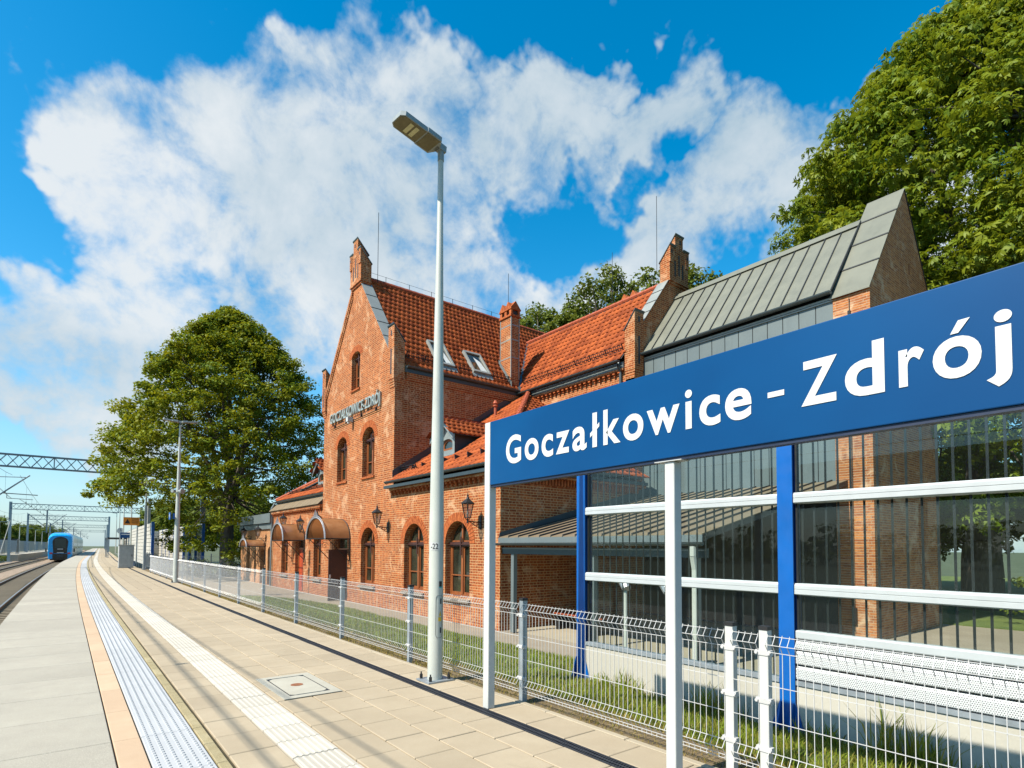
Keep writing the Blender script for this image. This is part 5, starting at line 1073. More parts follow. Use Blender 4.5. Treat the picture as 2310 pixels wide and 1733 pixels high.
# ------------------------------------------------------------------ platform lamps
def lamp_head(t, c, dirn, L=0.66, w=0.29, tilt_=0.10):
    'flat street-lamp head reaching out along dirn from the pole top'
    d = Vector((dirn[0], dirn[1], 0)).normalized(); sdv = Vector((-d.y, d.x, 0)); up = Vector((0, 0, 1)); d = (d + up * tilt_).normalized(); nv = d.cross(sdv); nv = nv if nv.z > 0 else -nv
    c = Vector(c); P = lambda a, s1, h: c + d * a + sdv * s1 + nv * h
    prof_ = [(0.05, 0.05), (0.10, w / 2), (L * 0.45, w / 2), (L * 0.47, w / 2 - 0.01), (L * 0.93, w / 2 - 0.015), (L, w / 2 - 0.06)]
    loop = [(a, s1) for a, s1 in prof_] + [(a, -s1) for a, s1 in reversed(prof_)]
    h = MB(); h.prism([P(a, s1, 0.0) for a, s1 in loop], nv * 0.055); h.prism([P(a, s1, 0.055) for a, s1 in ((0.1, 0.10), (L * 0.42, 0.10), (L * 0.42, -0.10), (0.1, -0.10))], nv * 0.03); ho = h.build('lamp_head', 'lamp_case', t)
    u = MB(); u.prism([P(a, s1, -0.004) for a, s1 in ((0.11, w / 2 - 0.02), (L * 0.44, w / 2 - 0.02), (L * 0.44, -w / 2 + 0.02), (0.11, -w / 2 + 0.02))], nv * 0.003); u.prism([P(a, s1, -0.004) for a, s1 in ((L * 0.47, w / 2 - 0.025), (L * 0.92, w / 2 - 0.03), (L * 0.98, w / 2 - 0.07), (L * 0.98, -w / 2 + 0.07), (L * 0.92, -w / 2 + 0.03), (L * 0.47, -w / 2 + 0.025))], nv * 0.003); u.build('underside', 'lamp_under', ho)
    for a0 in (L * 0.585, L * 0.70): q = MB(); q.prism([P(a0, 0.085, -0.008), (P(a0 + 0.05, 0.085, -0.008)), P(a0 + 0.05, -0.085, -0.008), P(a0, -0.085, -0.008)], nv * 0.003); q.build('led_strip', 'lamp_led', ho)
    k = MB(); k.prism([P(-0.05, 0.045, 0.0), P(0.09, 0.045, 0.0), P(0.09, -0.045, 0.0), P(-0.05, -0.045, 0.0)], nv * 0.08); k.cyl(c + Vector((0, 0, -0.12)), c + Vector((0, 0, 0.02)), 0.04, n=10); k.build('clamp', 'lamp_case', ho)
def lamp(x, y, H, label, heads=((-1, 0),), r0=0.09, r1=0.034, detail=False):
    t = thing('platform_lamp', (x, y, 0), label, 'lamp post', 'lamp posts along the platform')
    p = MB(); n = 20 if detail else 10
    p.cyl((x, y, 0.012), (x, y, 1.9), r0, r0 * 0.965, n); p.cyl((x, y, 1.9), (x, y, H - 0.9), r0 * 0.965, r1 * 1.12, n); p.cyl((x, y, H - 0.9), (x, y, H - 0.1), r1 * 1.12, r1, n); po = p.build('pole', 'pole_paint', t)
    me = po.data; me.shade_smooth()
    try: me.set_sharp_from_angle(angle=RAD(40))
    except Exception: pass
    b = MB(); b.box(x - 0.17, y - 0.15, 0.004, x + 0.17, y + 0.15, 0.022); b.build('base_plate', 'galv', t)
    bo = MB()
    for sx_ in (-0.125, 0.125):
        for sy_ in (-0.11, 0.11): bo.cyl((x + sx_, y + sy_, 0.022), (x + sx_, y + sy_, 0.075), 0.019, n=8); bo.cyl((x + sx_, y + sy_, 0.075), (x + sx_, y + sy_, 0.105), 0.010, 0.008, n=8)
    bo.build('anchor_bolt', 'cap_black', t)
    for d in heads: lamp_head(t, (x, y, H), d)
    return t
L1 = lamp(3.535, 5.97, 6.52, 'tall grey lamp post with one flat head and the number 22', ((-1, -0.12),), detail=True)
def on_pole(name, mat, ang0, ang1, z0, z1, r, eps, n=6, round_=0):
    'a patch lying on the round pole'
    m_ = MB(); V = []
    for i in range(n + 1):
        a = ang0 + (ang1 - ang0) * i / n
        for z in (z0, z1): V.append((3.535 + (r + eps) * cos(a), 5.97 + (r + eps) * sin(a), z))
    m_.add(V, [(2 * i, 2 * i + 2, 2 * i + 3, 2 * i + 1) for i in range(n)]); return m_.build(name, mat, L1)
va = atan2(-5.97, -3.535)     # angle that faces the viewer
rr = 0.088
on_pole('number_plate', 'white_metal', va - 0.85, va + 0.42, 1.56, 1.655, rr, 0.0016)
V, F = text_loops('-22', 0.012); a = np.array(V); lo, hi = a.min(0), a.max(0); g = MB(); out = []
for p in V:
    ang = va - 0.80 + (p[0] - lo[0]) / (hi[0] - lo[0]) * 1.05; out.append((3.535 + (rr + 0.0028) * cos(ang), 5.97 + (rr + 0.0028) * sin(ang), 1.573 + (p[1] - lo[1]) / (hi[1] - lo[1]) * 0.068))
g.add(out, F); g.build('number', 'cap_black', L1)
rr = 0.0895
dz0, dz1, da0, da1 = 0.52, 1.02, va + 0.02, va + 1.02
g = MB(); ring = [(da0 + 0.25 - 0.25 * cos(t), dz1 - 0.05 + 0.05 * sin(t)) for t in np.linspace(0, pi / 2, 5)] + [(da1 - 0.25 + 0.25 * sin(t), dz1 - 0.05 + 0.05 * cos(t)) for t in np.linspace(0, pi / 2, 5)] + [(da1 - 0.25 + 0.25 * cos(t), dz0 + 0.05 - 0.05 * sin(t)) for t in np.linspace(0, pi / 2, 5)] + [(da0 + 0.25 - 0.25 * sin(t), dz0 + 0.05 - 0.05 * cos(t)) for t in np.linspace(0, pi / 2, 5)]
g.tube([(3.535 + rr * cos(a_), 5.97 + rr * sin(a_), z) for a_, z in ring + ring[:1]], 0.0022, 4); g.build('hatch_edge', 'seam_dark', L1)
on_pole('lock', 'cap_black', va + 0.62, va + 0.82, 0.92, 0.985, rr, 0.003, 3); on_pole('lock', 'cap_black', va + 0.62, va + 0.82, 0.575, 0.64, rr, 0.003, 3)
on_pole('label_plate', 'cap_black', va + 0.42, va + 0.86, 1.125, 1.19, rr, 0.003, 4); on_pole('label_edge', 'teal', va + 0.42, va + 0.86, 1.108, 1.125, rr, 0.003, 4)
on_pole('warning_label', 'white_metal', va + 0.42, va + 0.82, 0.765, 0.855, rr, 0.002, 4); on_pole('warning_label', 'yellow', va + 0.36, va + 0.84, 0.715, 0.762, rr, 0.002, 4)
tri = lambda u, z: (3.535 + (rr + 0.0035) * cos(va + u), 5.97 + (rr + 0.0035) * sin(va + u), z)
g = MB(); g.quad(tri(0.44, 0.775), tri(0.80, 0.775), tri(0.62, 0.850)); g.build('warning_triangle', 'yellow', L1)
g = MB(); tr2 = lambda u, z: (3.535 + (rr + 0.0048) * cos(va + u), 5.97 + (rr + 0.0048) * sin(va + u), z); g.quad(tr2(0.605, 0.80), tr2(0.635, 0.80), tr2(0.64, 0.83), tr2(0.60, 0.83)); g.quad(tr2(0.608, 0.785), tr2(0.632, 0.785), tr2(0.632, 0.794), tr2(0.608, 0.794)); g.build('warning_mark', 'cap_black', L1)

L2 = lamp(3.80, 28.3, 6.95, 'white lamp post with two flat heads and loudspeakers, before the big lime tree', ((-1, 0.15), (1, -0.1)), 0.115, 0.04)
g = MB(); g.cyl((3.8, 28.15, 3.95), (3.92, 27.95, 3.93), 0.05, 0.115, 12); g.cyl((3.68, 28.25, 3.95), (3.55, 28.15, 3.95), 0.05, 0.08, 12); g.build('loudspeaker', 'lamp_case', L2)
g = MB(); g.box(3.50, 28.15, 2.72, 3.54, 28.50, 3.02); so_ = g.build('info_plate', 'blue_paint', L2); g = MB(); g.box(3.60, 28.146, 2.74, 3.68, 28.15, 2.98); g.build('info_plate_side', 'blue_paint', L2); g = MB(); g.box(3.497, 28.2, 2.80, 3.4995, 28.28, 2.94); g.box(3.497, 28.36, 2.88, 3.4995, 28.42, 2.94); g.build('pictogram', 'sign_white', L2)
L3 = lamp(4.25, 45.6, 6.9, 'slim lamp post rising into the leaves beside the grey cabinet', ((-1, 0),), 0.085, 0.035)
for i, (y, lb) in enumerate(((63, 'lamp post with bent arm behind the orange board'), (80, 'lamp post with bent arm near the end of the ribbed wall'), (98, 'lamp post with bent arm beside the shelter'), (118, 'lamp post with bent arm past the shelter'))):
    lamp(4.1 + dY(y), y, 7.0, lb, ((-1, 0),), 0.08, 0.04)
m_ = thing('steel_mast', (4.12, 44.2, 0), 'square grey steel mast beside the cabinet on the platform', 'mast'); g = MB(); g.box(4.06, 44.14, 0, 4.20, 44.28, 4.2); g.build('shaft', 'galv', m_); g = MB(); g.box(4.0, 44.08, 0.001, 4.26, 44.34, 0.03); g.build('base_plate', 'galv', m_)
g = MB(); g.box(5.45, 57.0, GZ, 5.66, 57.21, 5.6); mm = thing('concrete_mast', (5.57, 57.1, GZ), 'pale square mast standing before the ribbed white wall', 'mast'); g.build('shaft', 'wall_white', mm); g = MB(); g.box(5.3, 56.8, GZ, 5.85, 57.35, GZ + 0.3); g.build('foot', 'wall_white', mm)
# control cabinet
cb = thing('control_cabinet', (3.42, 48.5, 0), 'grey metal control cabinet standing on the platform', 'cabinet')
g = MB(); g.box(2.98, 48.2, 0.0, 3.86, 48.75, 1.58); soft(g.build('body', 'cabinet_grey', cb), 0.01); g = MB(); g.box(2.92, 48.14, 1.58, 3.92, 48.81, 1.64); g.build('top', 'white_metal', cb); g = MB(); g.box(3.03, 48.19, 0.08, 3.81, 48.199, 1.5); dr = g.build('door', 'cabinet_grey', cb); g = MB(); g.box(3.72, 48.17, 0.8, 3.75, 48.19, 0.95); g.build('handle', 'cap_black', dr)
g = MB(); g.box(2.96, 48.18, 0.001, 3.88, 48.77, 0.02); g.build('foot', 'seam_dark', cb)
# orange board
ob = thing('orange_board', (4.35, 60, 0), 'orange warning board with a triangle, on a post beyond the cabinet', 'sign')
g = MB(); g.box(3.95, 60.0, 3.35, 5.15, 60.04, 4.05); g.build('panel', 'sign_orange', ob); g = MB(); g.box(4.95, 60.05, 0, 5.05, 60.15, 4.05); g.build('post', 'galv', ob); g = MB(); g.prism([(4.05, 59.99, 3.5), (4.45, 59.99, 3.5), (4.25, 59.99, 3.9)], (0, 0.008, 0)); g.build('triangle', 'cap_black', ob)
for k in range(3): g = MB(); g.box(4.55, 59.992, 3.88 - k * 0.17, 5.05, 59.9995, 3.93 - k * 0.17); g.build('text_line', 'iron', ob)

# waiting shelter and signs farther along
def shelter(x, y, label, w=2.0, L=6.0, rot=1):
    t = thing('shelter', (x, y, 0), label, 'shelter')
    g = MB(); g.box(x - w / 2, y, 2.35, x + w / 2, y + L, 2.55); g.build('roof', 'seam_dark', t)
    for xx in (x - w / 2 + 0.1, x + w / 2 - 0.1):
        for yy in (y + 0.1, y + L / 2, y + L - 0.1): g = MB(); g.box(xx - 0.04, yy - 0.04, 0, xx + 0.04, yy + 0.04, 2.35); g.build('post', 'galv', t)
    g = MB(); g.box(x + w / 2 - 0.13, y + 0.15, 0.2, x + w / 2 - 0.11, y + L - 0.15, 2.2); g.build('back_pane', 'lantern_glass', t)
    g = MB(); g.box(x + 0.2, y + 1, 0.42, x + 0.65, y + L - 1, 0.47); g.build('seat', 'galv', t)
    return t
shelter(3.6 + dY(88), 86, 'dark flat-roofed waiting shelter on the curving platform'); shelter(-8.2 + dY(130) - 2.2, 124, 'waiting shelter on the opposite platform behind the mast')
t = thing('platform_clock', (4.2 + dY(92), 84, 0), 'round station clock on a post by the shelter', 'clock'); g = MB(); x = 3.9 + dY(84); g.cyl((x, 84, 3.35), (x, 84.1, 3.35), 0.36, n=18); g.build('dial', 'white_metal', t); g = MB(); g.cyl((x, 84.15, 0), (x, 84.15, 3.3), 0.05, n=8); g.build('post', 'galv', t); g = MB(); g.box(x - 0.015, 83.985, 3.34, x + 0.015, 83.998, 3.60); g.box(x - 0.01, 83.985, 3.33, x + 0.18, 83.998, 3.36); g.build('hands', 'cap_black', t)
t = thing('info_totem', (4.3 + dY(76), 76, 0), 'dark blue information panel beyond the orange board', 'sign'); x = 4.2 + dY(76); g = MB(); g.box(x - 0.5, 76, 2.4, x + 0.6, 76.15, 3.0); g.build('panel', 'sign_blue', t); g = MB(); g.box(x + 0.25, 76.02, 0, x + 0.37, 76.12, 2.4); g.build('post', 'galv', t); g = MB(); g.box(x - 0.4, 75.99, 2.75, x + 0.4, 75.998, 2.85); g.build('text_line', 'sign_white', t)
# ribbed white noise walls along the platform
def ribbed(pts, z0, z1, label, glazed=0, pitch_=3.0, slim=False):
    t = thing('noise_wall', (*pts[0], GZ), label, 'barrier'); n = 0
    for a, b in zip(pts, pts[1:]):
        A, B = Vector((*a, 0)), Vector((*b, 0)); L = (B - A).length; d = (B - A) / L; nr = Vector((-d.y, d.x, 0)); k = max(1, int(round(L / pitch_)))
        for i in range(k):
            p, q = A + d * (L * i / k), A + d * (L * (i + 1) / k)
            pr = 0.09 if not slim or n == 0 else 0.05; w = MB(); w.box(p.x - pr, p.y - pr, GZ, p.x + pr, p.y + pr, z1 + 0.05); w.build('post', 'blue_paint' if pr > 0.08 else 'galv', t)
            if n < glazed:
                zm = (z0 + z1) / 2 + 0.1
                for za, zb in ((z0 + 0.5, zm - 0.06), (zm + 0.06, z1 - 0.1)): w = MB(); w.bar(p + Vector((0, 0, (za + zb) / 2)), q + Vector((0, 0, (za + zb) / 2)), 0.015, zb - za); w.build('glass_pane', 'barrier_glass', t)
                for zc_, hh in ((zm, 0.12), (z1 - 0.05, 0.1), (z0 + 0.25, 0.5)): w = MB(); w.bar(p + Vector((0, 0, zc_)), q + Vector((0, 0, zc_)), 0.1, hh); w.build('rail', 'rail_white', t)
            else:
                w = MB(); nr_ = int((z1 - z0) / 0.28)
                for r_ in range(nr_):
                    zc_ = z0 + (r_ + 0.5) * (z1 - z0) / nr_; w.bar(p + Vector((0, 0, zc_)), q + Vector((0, 0, zc_)), 0.12, (z1 - z0) / nr_ * 0.80); w.bar(p + Vector((0, 0, zc_)), q + Vector((0, 0, zc_)), 0.06, (z1 - z0) / nr_ * 0.99)
                w.build('ribbed_cassettes', 'wall_white', t)
            n += 1
    w = MB(); w.box(pts[-1][0] - 0.09, pts[-1][1] - 0.09, GZ, pts[-1][0] + 0.09, pts[-1][1] + 0.09, z1 + 0.05); w.build('post', 'blue_paint', t); return t
ribbed([(4.75 + dY(y) * 1.0, y) for y in (49.5, 62, 75, 88, 101, 114, 127)], 0.0, 3.3, 'white ribbed noise wall running along the platform back', slim=True)
ribbed([(8.3, 48.8), (8.35, 58), (8.5, 76)], -0.2, 3.3, 'noise wall with glazed bays and a thick blue end post near the big tree', 3); ribbed([(8.5, 76), (6.2, 76.3)], -0.2, 3.2, 'short white ribbed noise wall closing the passage', 0, 2.2)
# mesh fence farther along
t = thing('mesh_fence', (4.3, 45, 0), 'short stretch of grey railing fence beside the steel mast', 'fence')
for y in (44.6, 46.2, 47.8, 49.4): g = MB(); g.box(4.30 + dY(y) - 0.03, y - 0.03, -0.1, 4.30 + dY(y) + 0.03, y + 0.03, 1.1); g.build('post', 'galv', t)
for ya, yb in ((44.6, 46.2), (46.2, 47.8), (47.8, 49.4)):
    g = MB()
    for k in range(18): y = ya + (yb - ya) * k / 17; g.cyl((4.3 + dY(y), y, 0.1), (4.3 + dY(y), y, 1.03), 0.006, n=4)
    for z in (0.15, 1.0): g.tube([(4.3 + dY(ya), ya, z), (4.3 + dY(yb), yb, z)], 0.012, 4)
    g.build('railing', 'galv', t)

# ------------------------------------------------------------------ catenary
def gantry(Y, xl, xr, ztop, h, label, detail=1):
    t = thing('catenary_gantry', ((xl + xr) / 2, Y, -1.0), label, 'gantry', 'overhead line gantries'); w = 0.32
    for x in (xl, xr):
        p = MB()
        if detail > 1 or True: p.box(x - 0.17, Y - 0.15, -1.1, x + 0.17, Y + 0.15, ztop + 0.25)
        p.build('mast', 'galv', t); p = MB(); p.box(x - 0.4, Y - 0.4, -1.35, x + 0.4, Y + 0.4, -0.9); p.build('footing', 'wall_white', t)
    for zz_ in (ztop, ztop - h):
        for yy in (-w / 2, w / 2): c = MB(); c.bar((xl, Y + yy, zz_), (xr, Y + yy, zz_), 0.09, 0.09); c.build('chord', 'catenary', t)
    n = int((xr - xl) / 0.62); lc = MB()
    for yy in (-w / 2, w / 2):
        for i in range(n):
            a, b = xl + (xr - xl) * i / n, xl + (xr - xl) * (i + 1) / n
            lc.bar((a, Y + yy, ztop), (b, Y + yy, ztop - h), 0.03, 0.03); lc.bar((b, Y + yy, ztop), (a, Y + yy, ztop - h), 0.03, 0.03)
            if i % 7 == 0: lc.bar((a, Y + yy, ztop), (a, Y + yy, ztop - h), 0.06, 0.06)
    lc.build('lattice', 'catenary', t)
    # drop post between the tracks with a cantilever to each side
    xc = -4.75 + dY(Y); p = MB(); p.box(xc - 0.09, Y - 0.09, 3.4, xc + 0.09, Y + 0.09, ztop - h); p.build('drop_post', 'catenary', t)
    for s1, xt in ((1, -2.75 + dY(Y)), (-1, -6.75 + dY(Y))):
        p = MB(); p.cyl((xc, Y, 4.15), (xt + s1 * 0.35, Y, 6.35), 0.045, n=8); p.cyl((xc, Y, 6.1), (xt + s1 * 0.2, Y, 6.2), 0.025, n=6); p.cyl((xc + s1 * 1.0, Y, 5.05), (xt + s1 * 0.8, Y, 5.0), 0.03, n=6); p.cyl((xc + s1 * 1.2, Y, 4.72), (xt + s1 * 0.55, Y, 4.68), 0.02, n=6); p.cyl((xc + s1 * 1.2, Y, 4.72), (xc + s1 * 1.2, Y, 5.05), 0.02, n=6)
        p.build('cantilever', 'catenary', t)
        q = MB()
        for k in range(4): f_ = 0.12 + k * 0.035; c0 = Vector((xc, Y, 4.15)).lerp(Vector((xt, Y, 6.3)), f_); q.cyl(c0, c0 + Vector((s1 * 0.02, 0, 0.02)), 0.09, n=8)
        q.build('insulator', 'rust', t)
    return t
GA = [(51, -9.5, 8.6, 'lattice gantry over the tracks whose end vanishes in the lime tree'), (112, -6.5, 9.8, 'lattice gantry above the blue train with a leaning stay by its mast'), (155, -6.2, 7.6, 'lattice gantry third along the line'), (217, -3.6, 10.2, 'lattice gantry fourth along the line'), (290, -1.0, 13.0, 'lattice gantry fifth along the line')]
for Y, a, b, lb in GA: gantry(Y, a, b, 7.70, 0.82, lb)
gantry(-12, -9.5, 8.6, 7.7, 0.82, 'lattice gantry over the tracks back along the platform')
g = MB(); g.cyl((-7.6, 110.0, -1.1), (-6.45, 111.9, 5.2), 0.05, n=6); g.build('stay_rod', 'wall_white', None, label='slanting white stay rod bracing the gantry mast by the blue train', cat='stay')
stations = [-80, -12, 51, 112, 155, 217, 290, 360]
for k, (xc, lb) in enumerate(((-2.75, 'overhead contact line above the track next to the platform'), (-6.75, 'overhead contact line above the far track'))):
    t = thing('overhead_line', (xc, 50, 4), lb, 'wire')
    mw, cw, dp = MB(), MB(), MB()
    for a, b in zip(stations, stations[1:]):
        L = b - a; n = 12
        pts_m, pts_c = [], []
        for i in range(n + 1):
            y = a + L * i / n; f_ = i / n; x = xc - 0.36 + dY(a) + (dY(b) - dY(a)) * f_ + 0.2 * (1 - 2 * f_)
            pts_m.append((x, y, 6.3 - 1.05 * 4 * f_ * (1 - f_) * min(1, L / 55))); pts_c.append((x, y, 4.70))
        mw.tube(pts_m, 0.011, 5)
        cw.tube([(p[0] - 0.02, p[1], p[2]) for p in pts_c], 0.008, 5); cw.tube([(p[0] + 0.02, p[1], p[2]) for p in pts_c], 0.008, 5)
        for p, q in zip(pts_m[1:-1], pts_c[1:-1]): dp.tube([p, q], 0.006, 4); dp.cyl(q, Vector(q) + Vector((0, 0, 0.12)), 0.03, n=5)
    mw.build('messenger_wire', 'wire_dark', t); cw.build('contact_wire', 'wire_dark', t); dp.build('dropper', 'wire_dark', t)

# ------------------------------------------------------------------ train
tr_ = thing('train', (-2.75 + dY(108), 108, RZ), 'bright blue electric train with dark windscreen on the track by the platform', 'train')
def section(y, w, z0, ztop, n=16, r=0.75):
    xc = -2.75 + dY(y); pts = []
    zsh = ztop - 1.0
    pts.append((xc - w * 0.96, y, z0)); pts.append((xc - w, y, z0 + 0.9))
    for i in range(n + 1):
        th = pi - pi * i / n; pts.append((xc + w * np.sign(cos(th)) * abs(cos(th)) ** 0.55, y, zsh + 1.0 * abs(sin(th)) ** 0.8))
    pts += [(xc + w, y, z0 + 0.9), (xc + w * 0.96, y, z0)]
    return pts
def loft(rings):
    m_ = MB(); n = len(rings[0]); m_.add([p for r in rings for p in r], [(k * n + i, k * n + i + 1, (k + 1) * n + i + 1, (k + 1) * n + i) for k in range(len(rings) - 1) for i in range(n - 1)] + [tuple(range(n)), tuple(range((len(rings) - 1) * n, len(rings) * n))]); return m_
nose = [section(105.6, 1.34, -0.45, 2.95), section(105.9, 1.40, -0.50, 3.15), section(106.6, 1.43, -0.50, 3.25), section(107.6, 1.44, -0.50, 3.40)]
loft(nose).build('nose', 'train_blue', tr_, smooth=False)
for k, (a, b) in enumerate(((107.6, 126), (126.5, 145), (145.5, 164))):
    loft([section(y, 1.44, -0.45, 3.40) for y in np.linspace(a, b, 8)]).build('carriage', 'train_silver', tr_)
    m_ = MB()
    for s1 in (-1, 1):
        for i in range(7): y0 = a + 1.2 + i * (b - a - 2) / 7; y1 = y0 + 1.6; m_.prism([(-2.75 + dY(y0) + s1 * 1.452, y0, 1.0), (-2.75 + dY(y1) + s1 * 1.452, y1, 1.0), (-2.75 + dY(y1) + s1 * 1.452, y1, 1.9), (-2.75 + dY(y0) + s1 * 1.452, y0, 1.9)], (-s1 * 0.02, 0, 0))
    m_.build('side_window', 'train_glass', tr_)
xc = -2.75 + dY(105.6); yf = 105.58
g = MB(); arc = [(xc - 0.78, 0.35), (xc + 0.78, 0.35), (xc + 0.90, 2.0)] + [(xc + 0.90 * cos(t), 2.05 + 0.72 * sin(t)) for t in np.linspace(0.15, pi - 0.15, 9)] + [(xc - 0.90, 2.0)]
g.prism([(x, yf, z) for x, z in arc], (0, 0.03, 0)); ws = g.build('windscreen', 'train_black', tr_)
g = MB(); g.box(xc - 0.62, yf - 0.004, 1.15, xc + 0.62, yf - 0.001, 2.45); g.build('glass', 'train_glass', ws); g = MB(); g.box(xc - 0.33, yf - 0.005, 0.93, xc + 0.33, yf - 0.001, 1.02); g.build('lettering', 'sign_white', ws); g = MB(); g.box(xc - 0.36, yf - 0.005, 0.40, xc + 0.40, yf - 0.001, 0.50); g.build('number_strip', 'sign_white', ws)
g = MB(); g.box(xc - 0.85, yf - 0.06, -0.55, xc + 0.85, yf + 0.05, 0.30); g.build('coupler_bay', 'train_black', tr_); g = MB(); g.box(xc - 0.35, yf - 0.4, -0.25, xc + 0.35, yf - 0.06, 0.12); g.build('coupler', 'seam_dark', tr_)
for s1 in (-1, 1):
    g = MB(); g.box(xc + s1 * 1.02 - 0.16, yf - 0.03, 0.25, xc + s1 * 1.02 + 0.16, yf + 0.02, 0.48); g.build('tail_light', 'train_red', tr_)
    g = MB(); g.box(xc + s1 * 1.62 - 0.09, yf + 0.9, 0.55, xc + s1 * 1.62 + 0.09, yf + 1.1, 1.05); g.build('mirror', 'train_black', tr_)
g = MB(); 
for y in (109, 112, 122, 128, 141, 148, 161):
    for s1 in (-0.75, 0.75): g.cyl((-2.75 + dY(y) + s1 - 0.06, y, RZ + 0.42), (-2.75 + dY(y) + s1 + 0.06, y, RZ + 0.42), 0.42, n=16)
g.build('wheel', 'rail_side', tr_); g = MB(); strip(g, -2.75 - 1.2, -2.75 + 1.2, 106.5, 163, RZ + 0.18, -0.42, 5); g.build('underframe', 'train_black', tr_)

# ------------------------------------------------------------------ opposite platform
g = MB(); strip(g, -12.2, -8.45, 118, 330, -1.33, 0.0, 4); g.build('opposite_platform', 'slab_edge', kind='structure')
t = thing('railing_fence', (-12, 150, 0), 'grey picket railing along the back of the opposite platform', 'fence')
for ya in range(120, 300, 12):
    g = MB()
    for k in range(24): y = ya + k * 0.5; g.box(-12.0 + dY(y) - 0.05, y - 0.10, 0.1, -12.0 + dY(y) + 0.05, y + 0.10, 2.4)
    g.build('picket_panel', 'wall_white' if ya % 24 else 'galv', t)
for i, y in enumerate((122, 136, 150, 166, 184, 204, 228)):
    t = thing('platform_lamp', (-11.2 + dY(y), y, 0), f'lamp post on the opposite platform, number {i + 1} from the gantry mast outward' if False else 'white lamp post on the opposite platform', 'lamp post', 'lamp posts on the opposite platform')
    x = -11.2 + dY(y); g = MB(); g.cyl((x, y, 0), (x, y, 5.2), 0.09, 0.05, 8); g.build('pole', 'pole_paint', t); g = MB(); g.box(x - 0.1, y - 0.15, 5.2, x + 0.9, y + 0.15, 5.3); g.build('lamp_head', 'lamp_case', t)

# ------------------------------------------------------------------ trees
def crown_mesh(name, centres, radii, per, size, mat, droop=0.25, palmate=False, seed=1, yellow=0.25, origin=(0, 0, 0)):
    """leaf clumps: centres (n,3), radii (n,) ; per leaves each; every leaf a folded quad, or a fan of leaflets"""
    rg_ = np.random.default_rng(seed); n = len(centres); C = np.repeat(centres, per, 0); R = np.repeat(radii, per)[:, None]; m_ = len(C)
    d = rg_.normal(size=(m_, 3)); d /= np.linalg.norm(d, axis=1, keepdims=True); rad = rg_.random((m_, 1)) ** 0.45
    P = C + d * rad * R * np.array([1.0, 1.0, 0.62])
    sz = size * rg_.uniform(0.6, 1.25, m_)[:, None]
    nrm_ = d * 0.55 + rg_.normal(size=(m_, 3)) * 0.45 + np.array([0, 0, 0.75]); nrm_ /= np.linalg.norm(nrm_, axis=1, keepdims=True)
    t = rg_.normal(size=(m_, 3)); t -= (t * nrm_).sum(1, keepdims=True) * nrm_; t /= np.linalg.norm(t, axis=1, keepdims=True); b = np.cross(nrm_, t)
    ctone = np.repeat(rg_.random(n), per); cyel = np.repeat(np.clip(rg_.normal(yellow, 0.22, n), 0, 1), per)
    tone = np.stack([np.clip(ctone * 0.6 + rg_.random(m_) * 0.5, 0, 1), np.clip(cyel * rg_.uniform(0.2, 1.3, m_), 0, 1)], 1)
    if not palmate:
        V = np.stack([P - t * sz * 0.55, P + b * sz * 0.36 - nrm_ * sz * 0.08, P + t * sz * 0.62 - nrm_ * sz * droop, P - b * sz * 0.36 - nrm_ * sz * 0.08], 1).reshape(-1, 3)
        F = np.arange(4 * m_).reshape(-1, 4); T = tone
    else:
        Vs, Ts = [], []
        for k in range(5):
            a = (k - 2) * 0.72 + rg_.normal(0, 0.12, m_)[:, None]; dv = t * np.cos(a) + b * np.sin(a); sv = -t * np.sin(a) + b * np.cos(a); l = sz * (1.0 - 0.10 * abs(k - 2))
            Vs.append(np.stack([P, P + dv * l * 0.62 + sv * l * 0.19 - nrm_ * l * 0.10, P + dv * l - nrm_ * l * (droop + 0.22), P + dv * l * 0.62 - sv * l * 0.19 - nrm_ * l * 0.10], 1)); Ts.append(tone)
        V = np.concatenate(Vs, 0).reshape(-1, 3); F = np.arange(len(V)).reshape(-1, 4); T = np.concatenate(Ts, 0)
    return np_mesh(name, V, F, mat, T, origin=origin)
def limb(mb, p0, p1, r0, r1, rg_, segs=5, wob=0.06, n=8):
    p0, p1 = np.array(p0, float), np.array(p1, float); L = np.linalg.norm(p1 - p0); prev = p0; pr = r0; pts = [p0]
    for i in range(1, segs + 1):
        f_ = i / segs; q = p0 + (p1 - p0) * f_ + rg_.normal(0, wob * L * (1 - f_) * 0.6 + 0.001, 3); q[2] += L * 0.05 * sin(pi * f_)
        r = r0 + (r1 - r0) * f_; mb.cyl(prev, q, pr, r, n, caps=False); prev, pr = q, r; pts.append(q)
    return pts
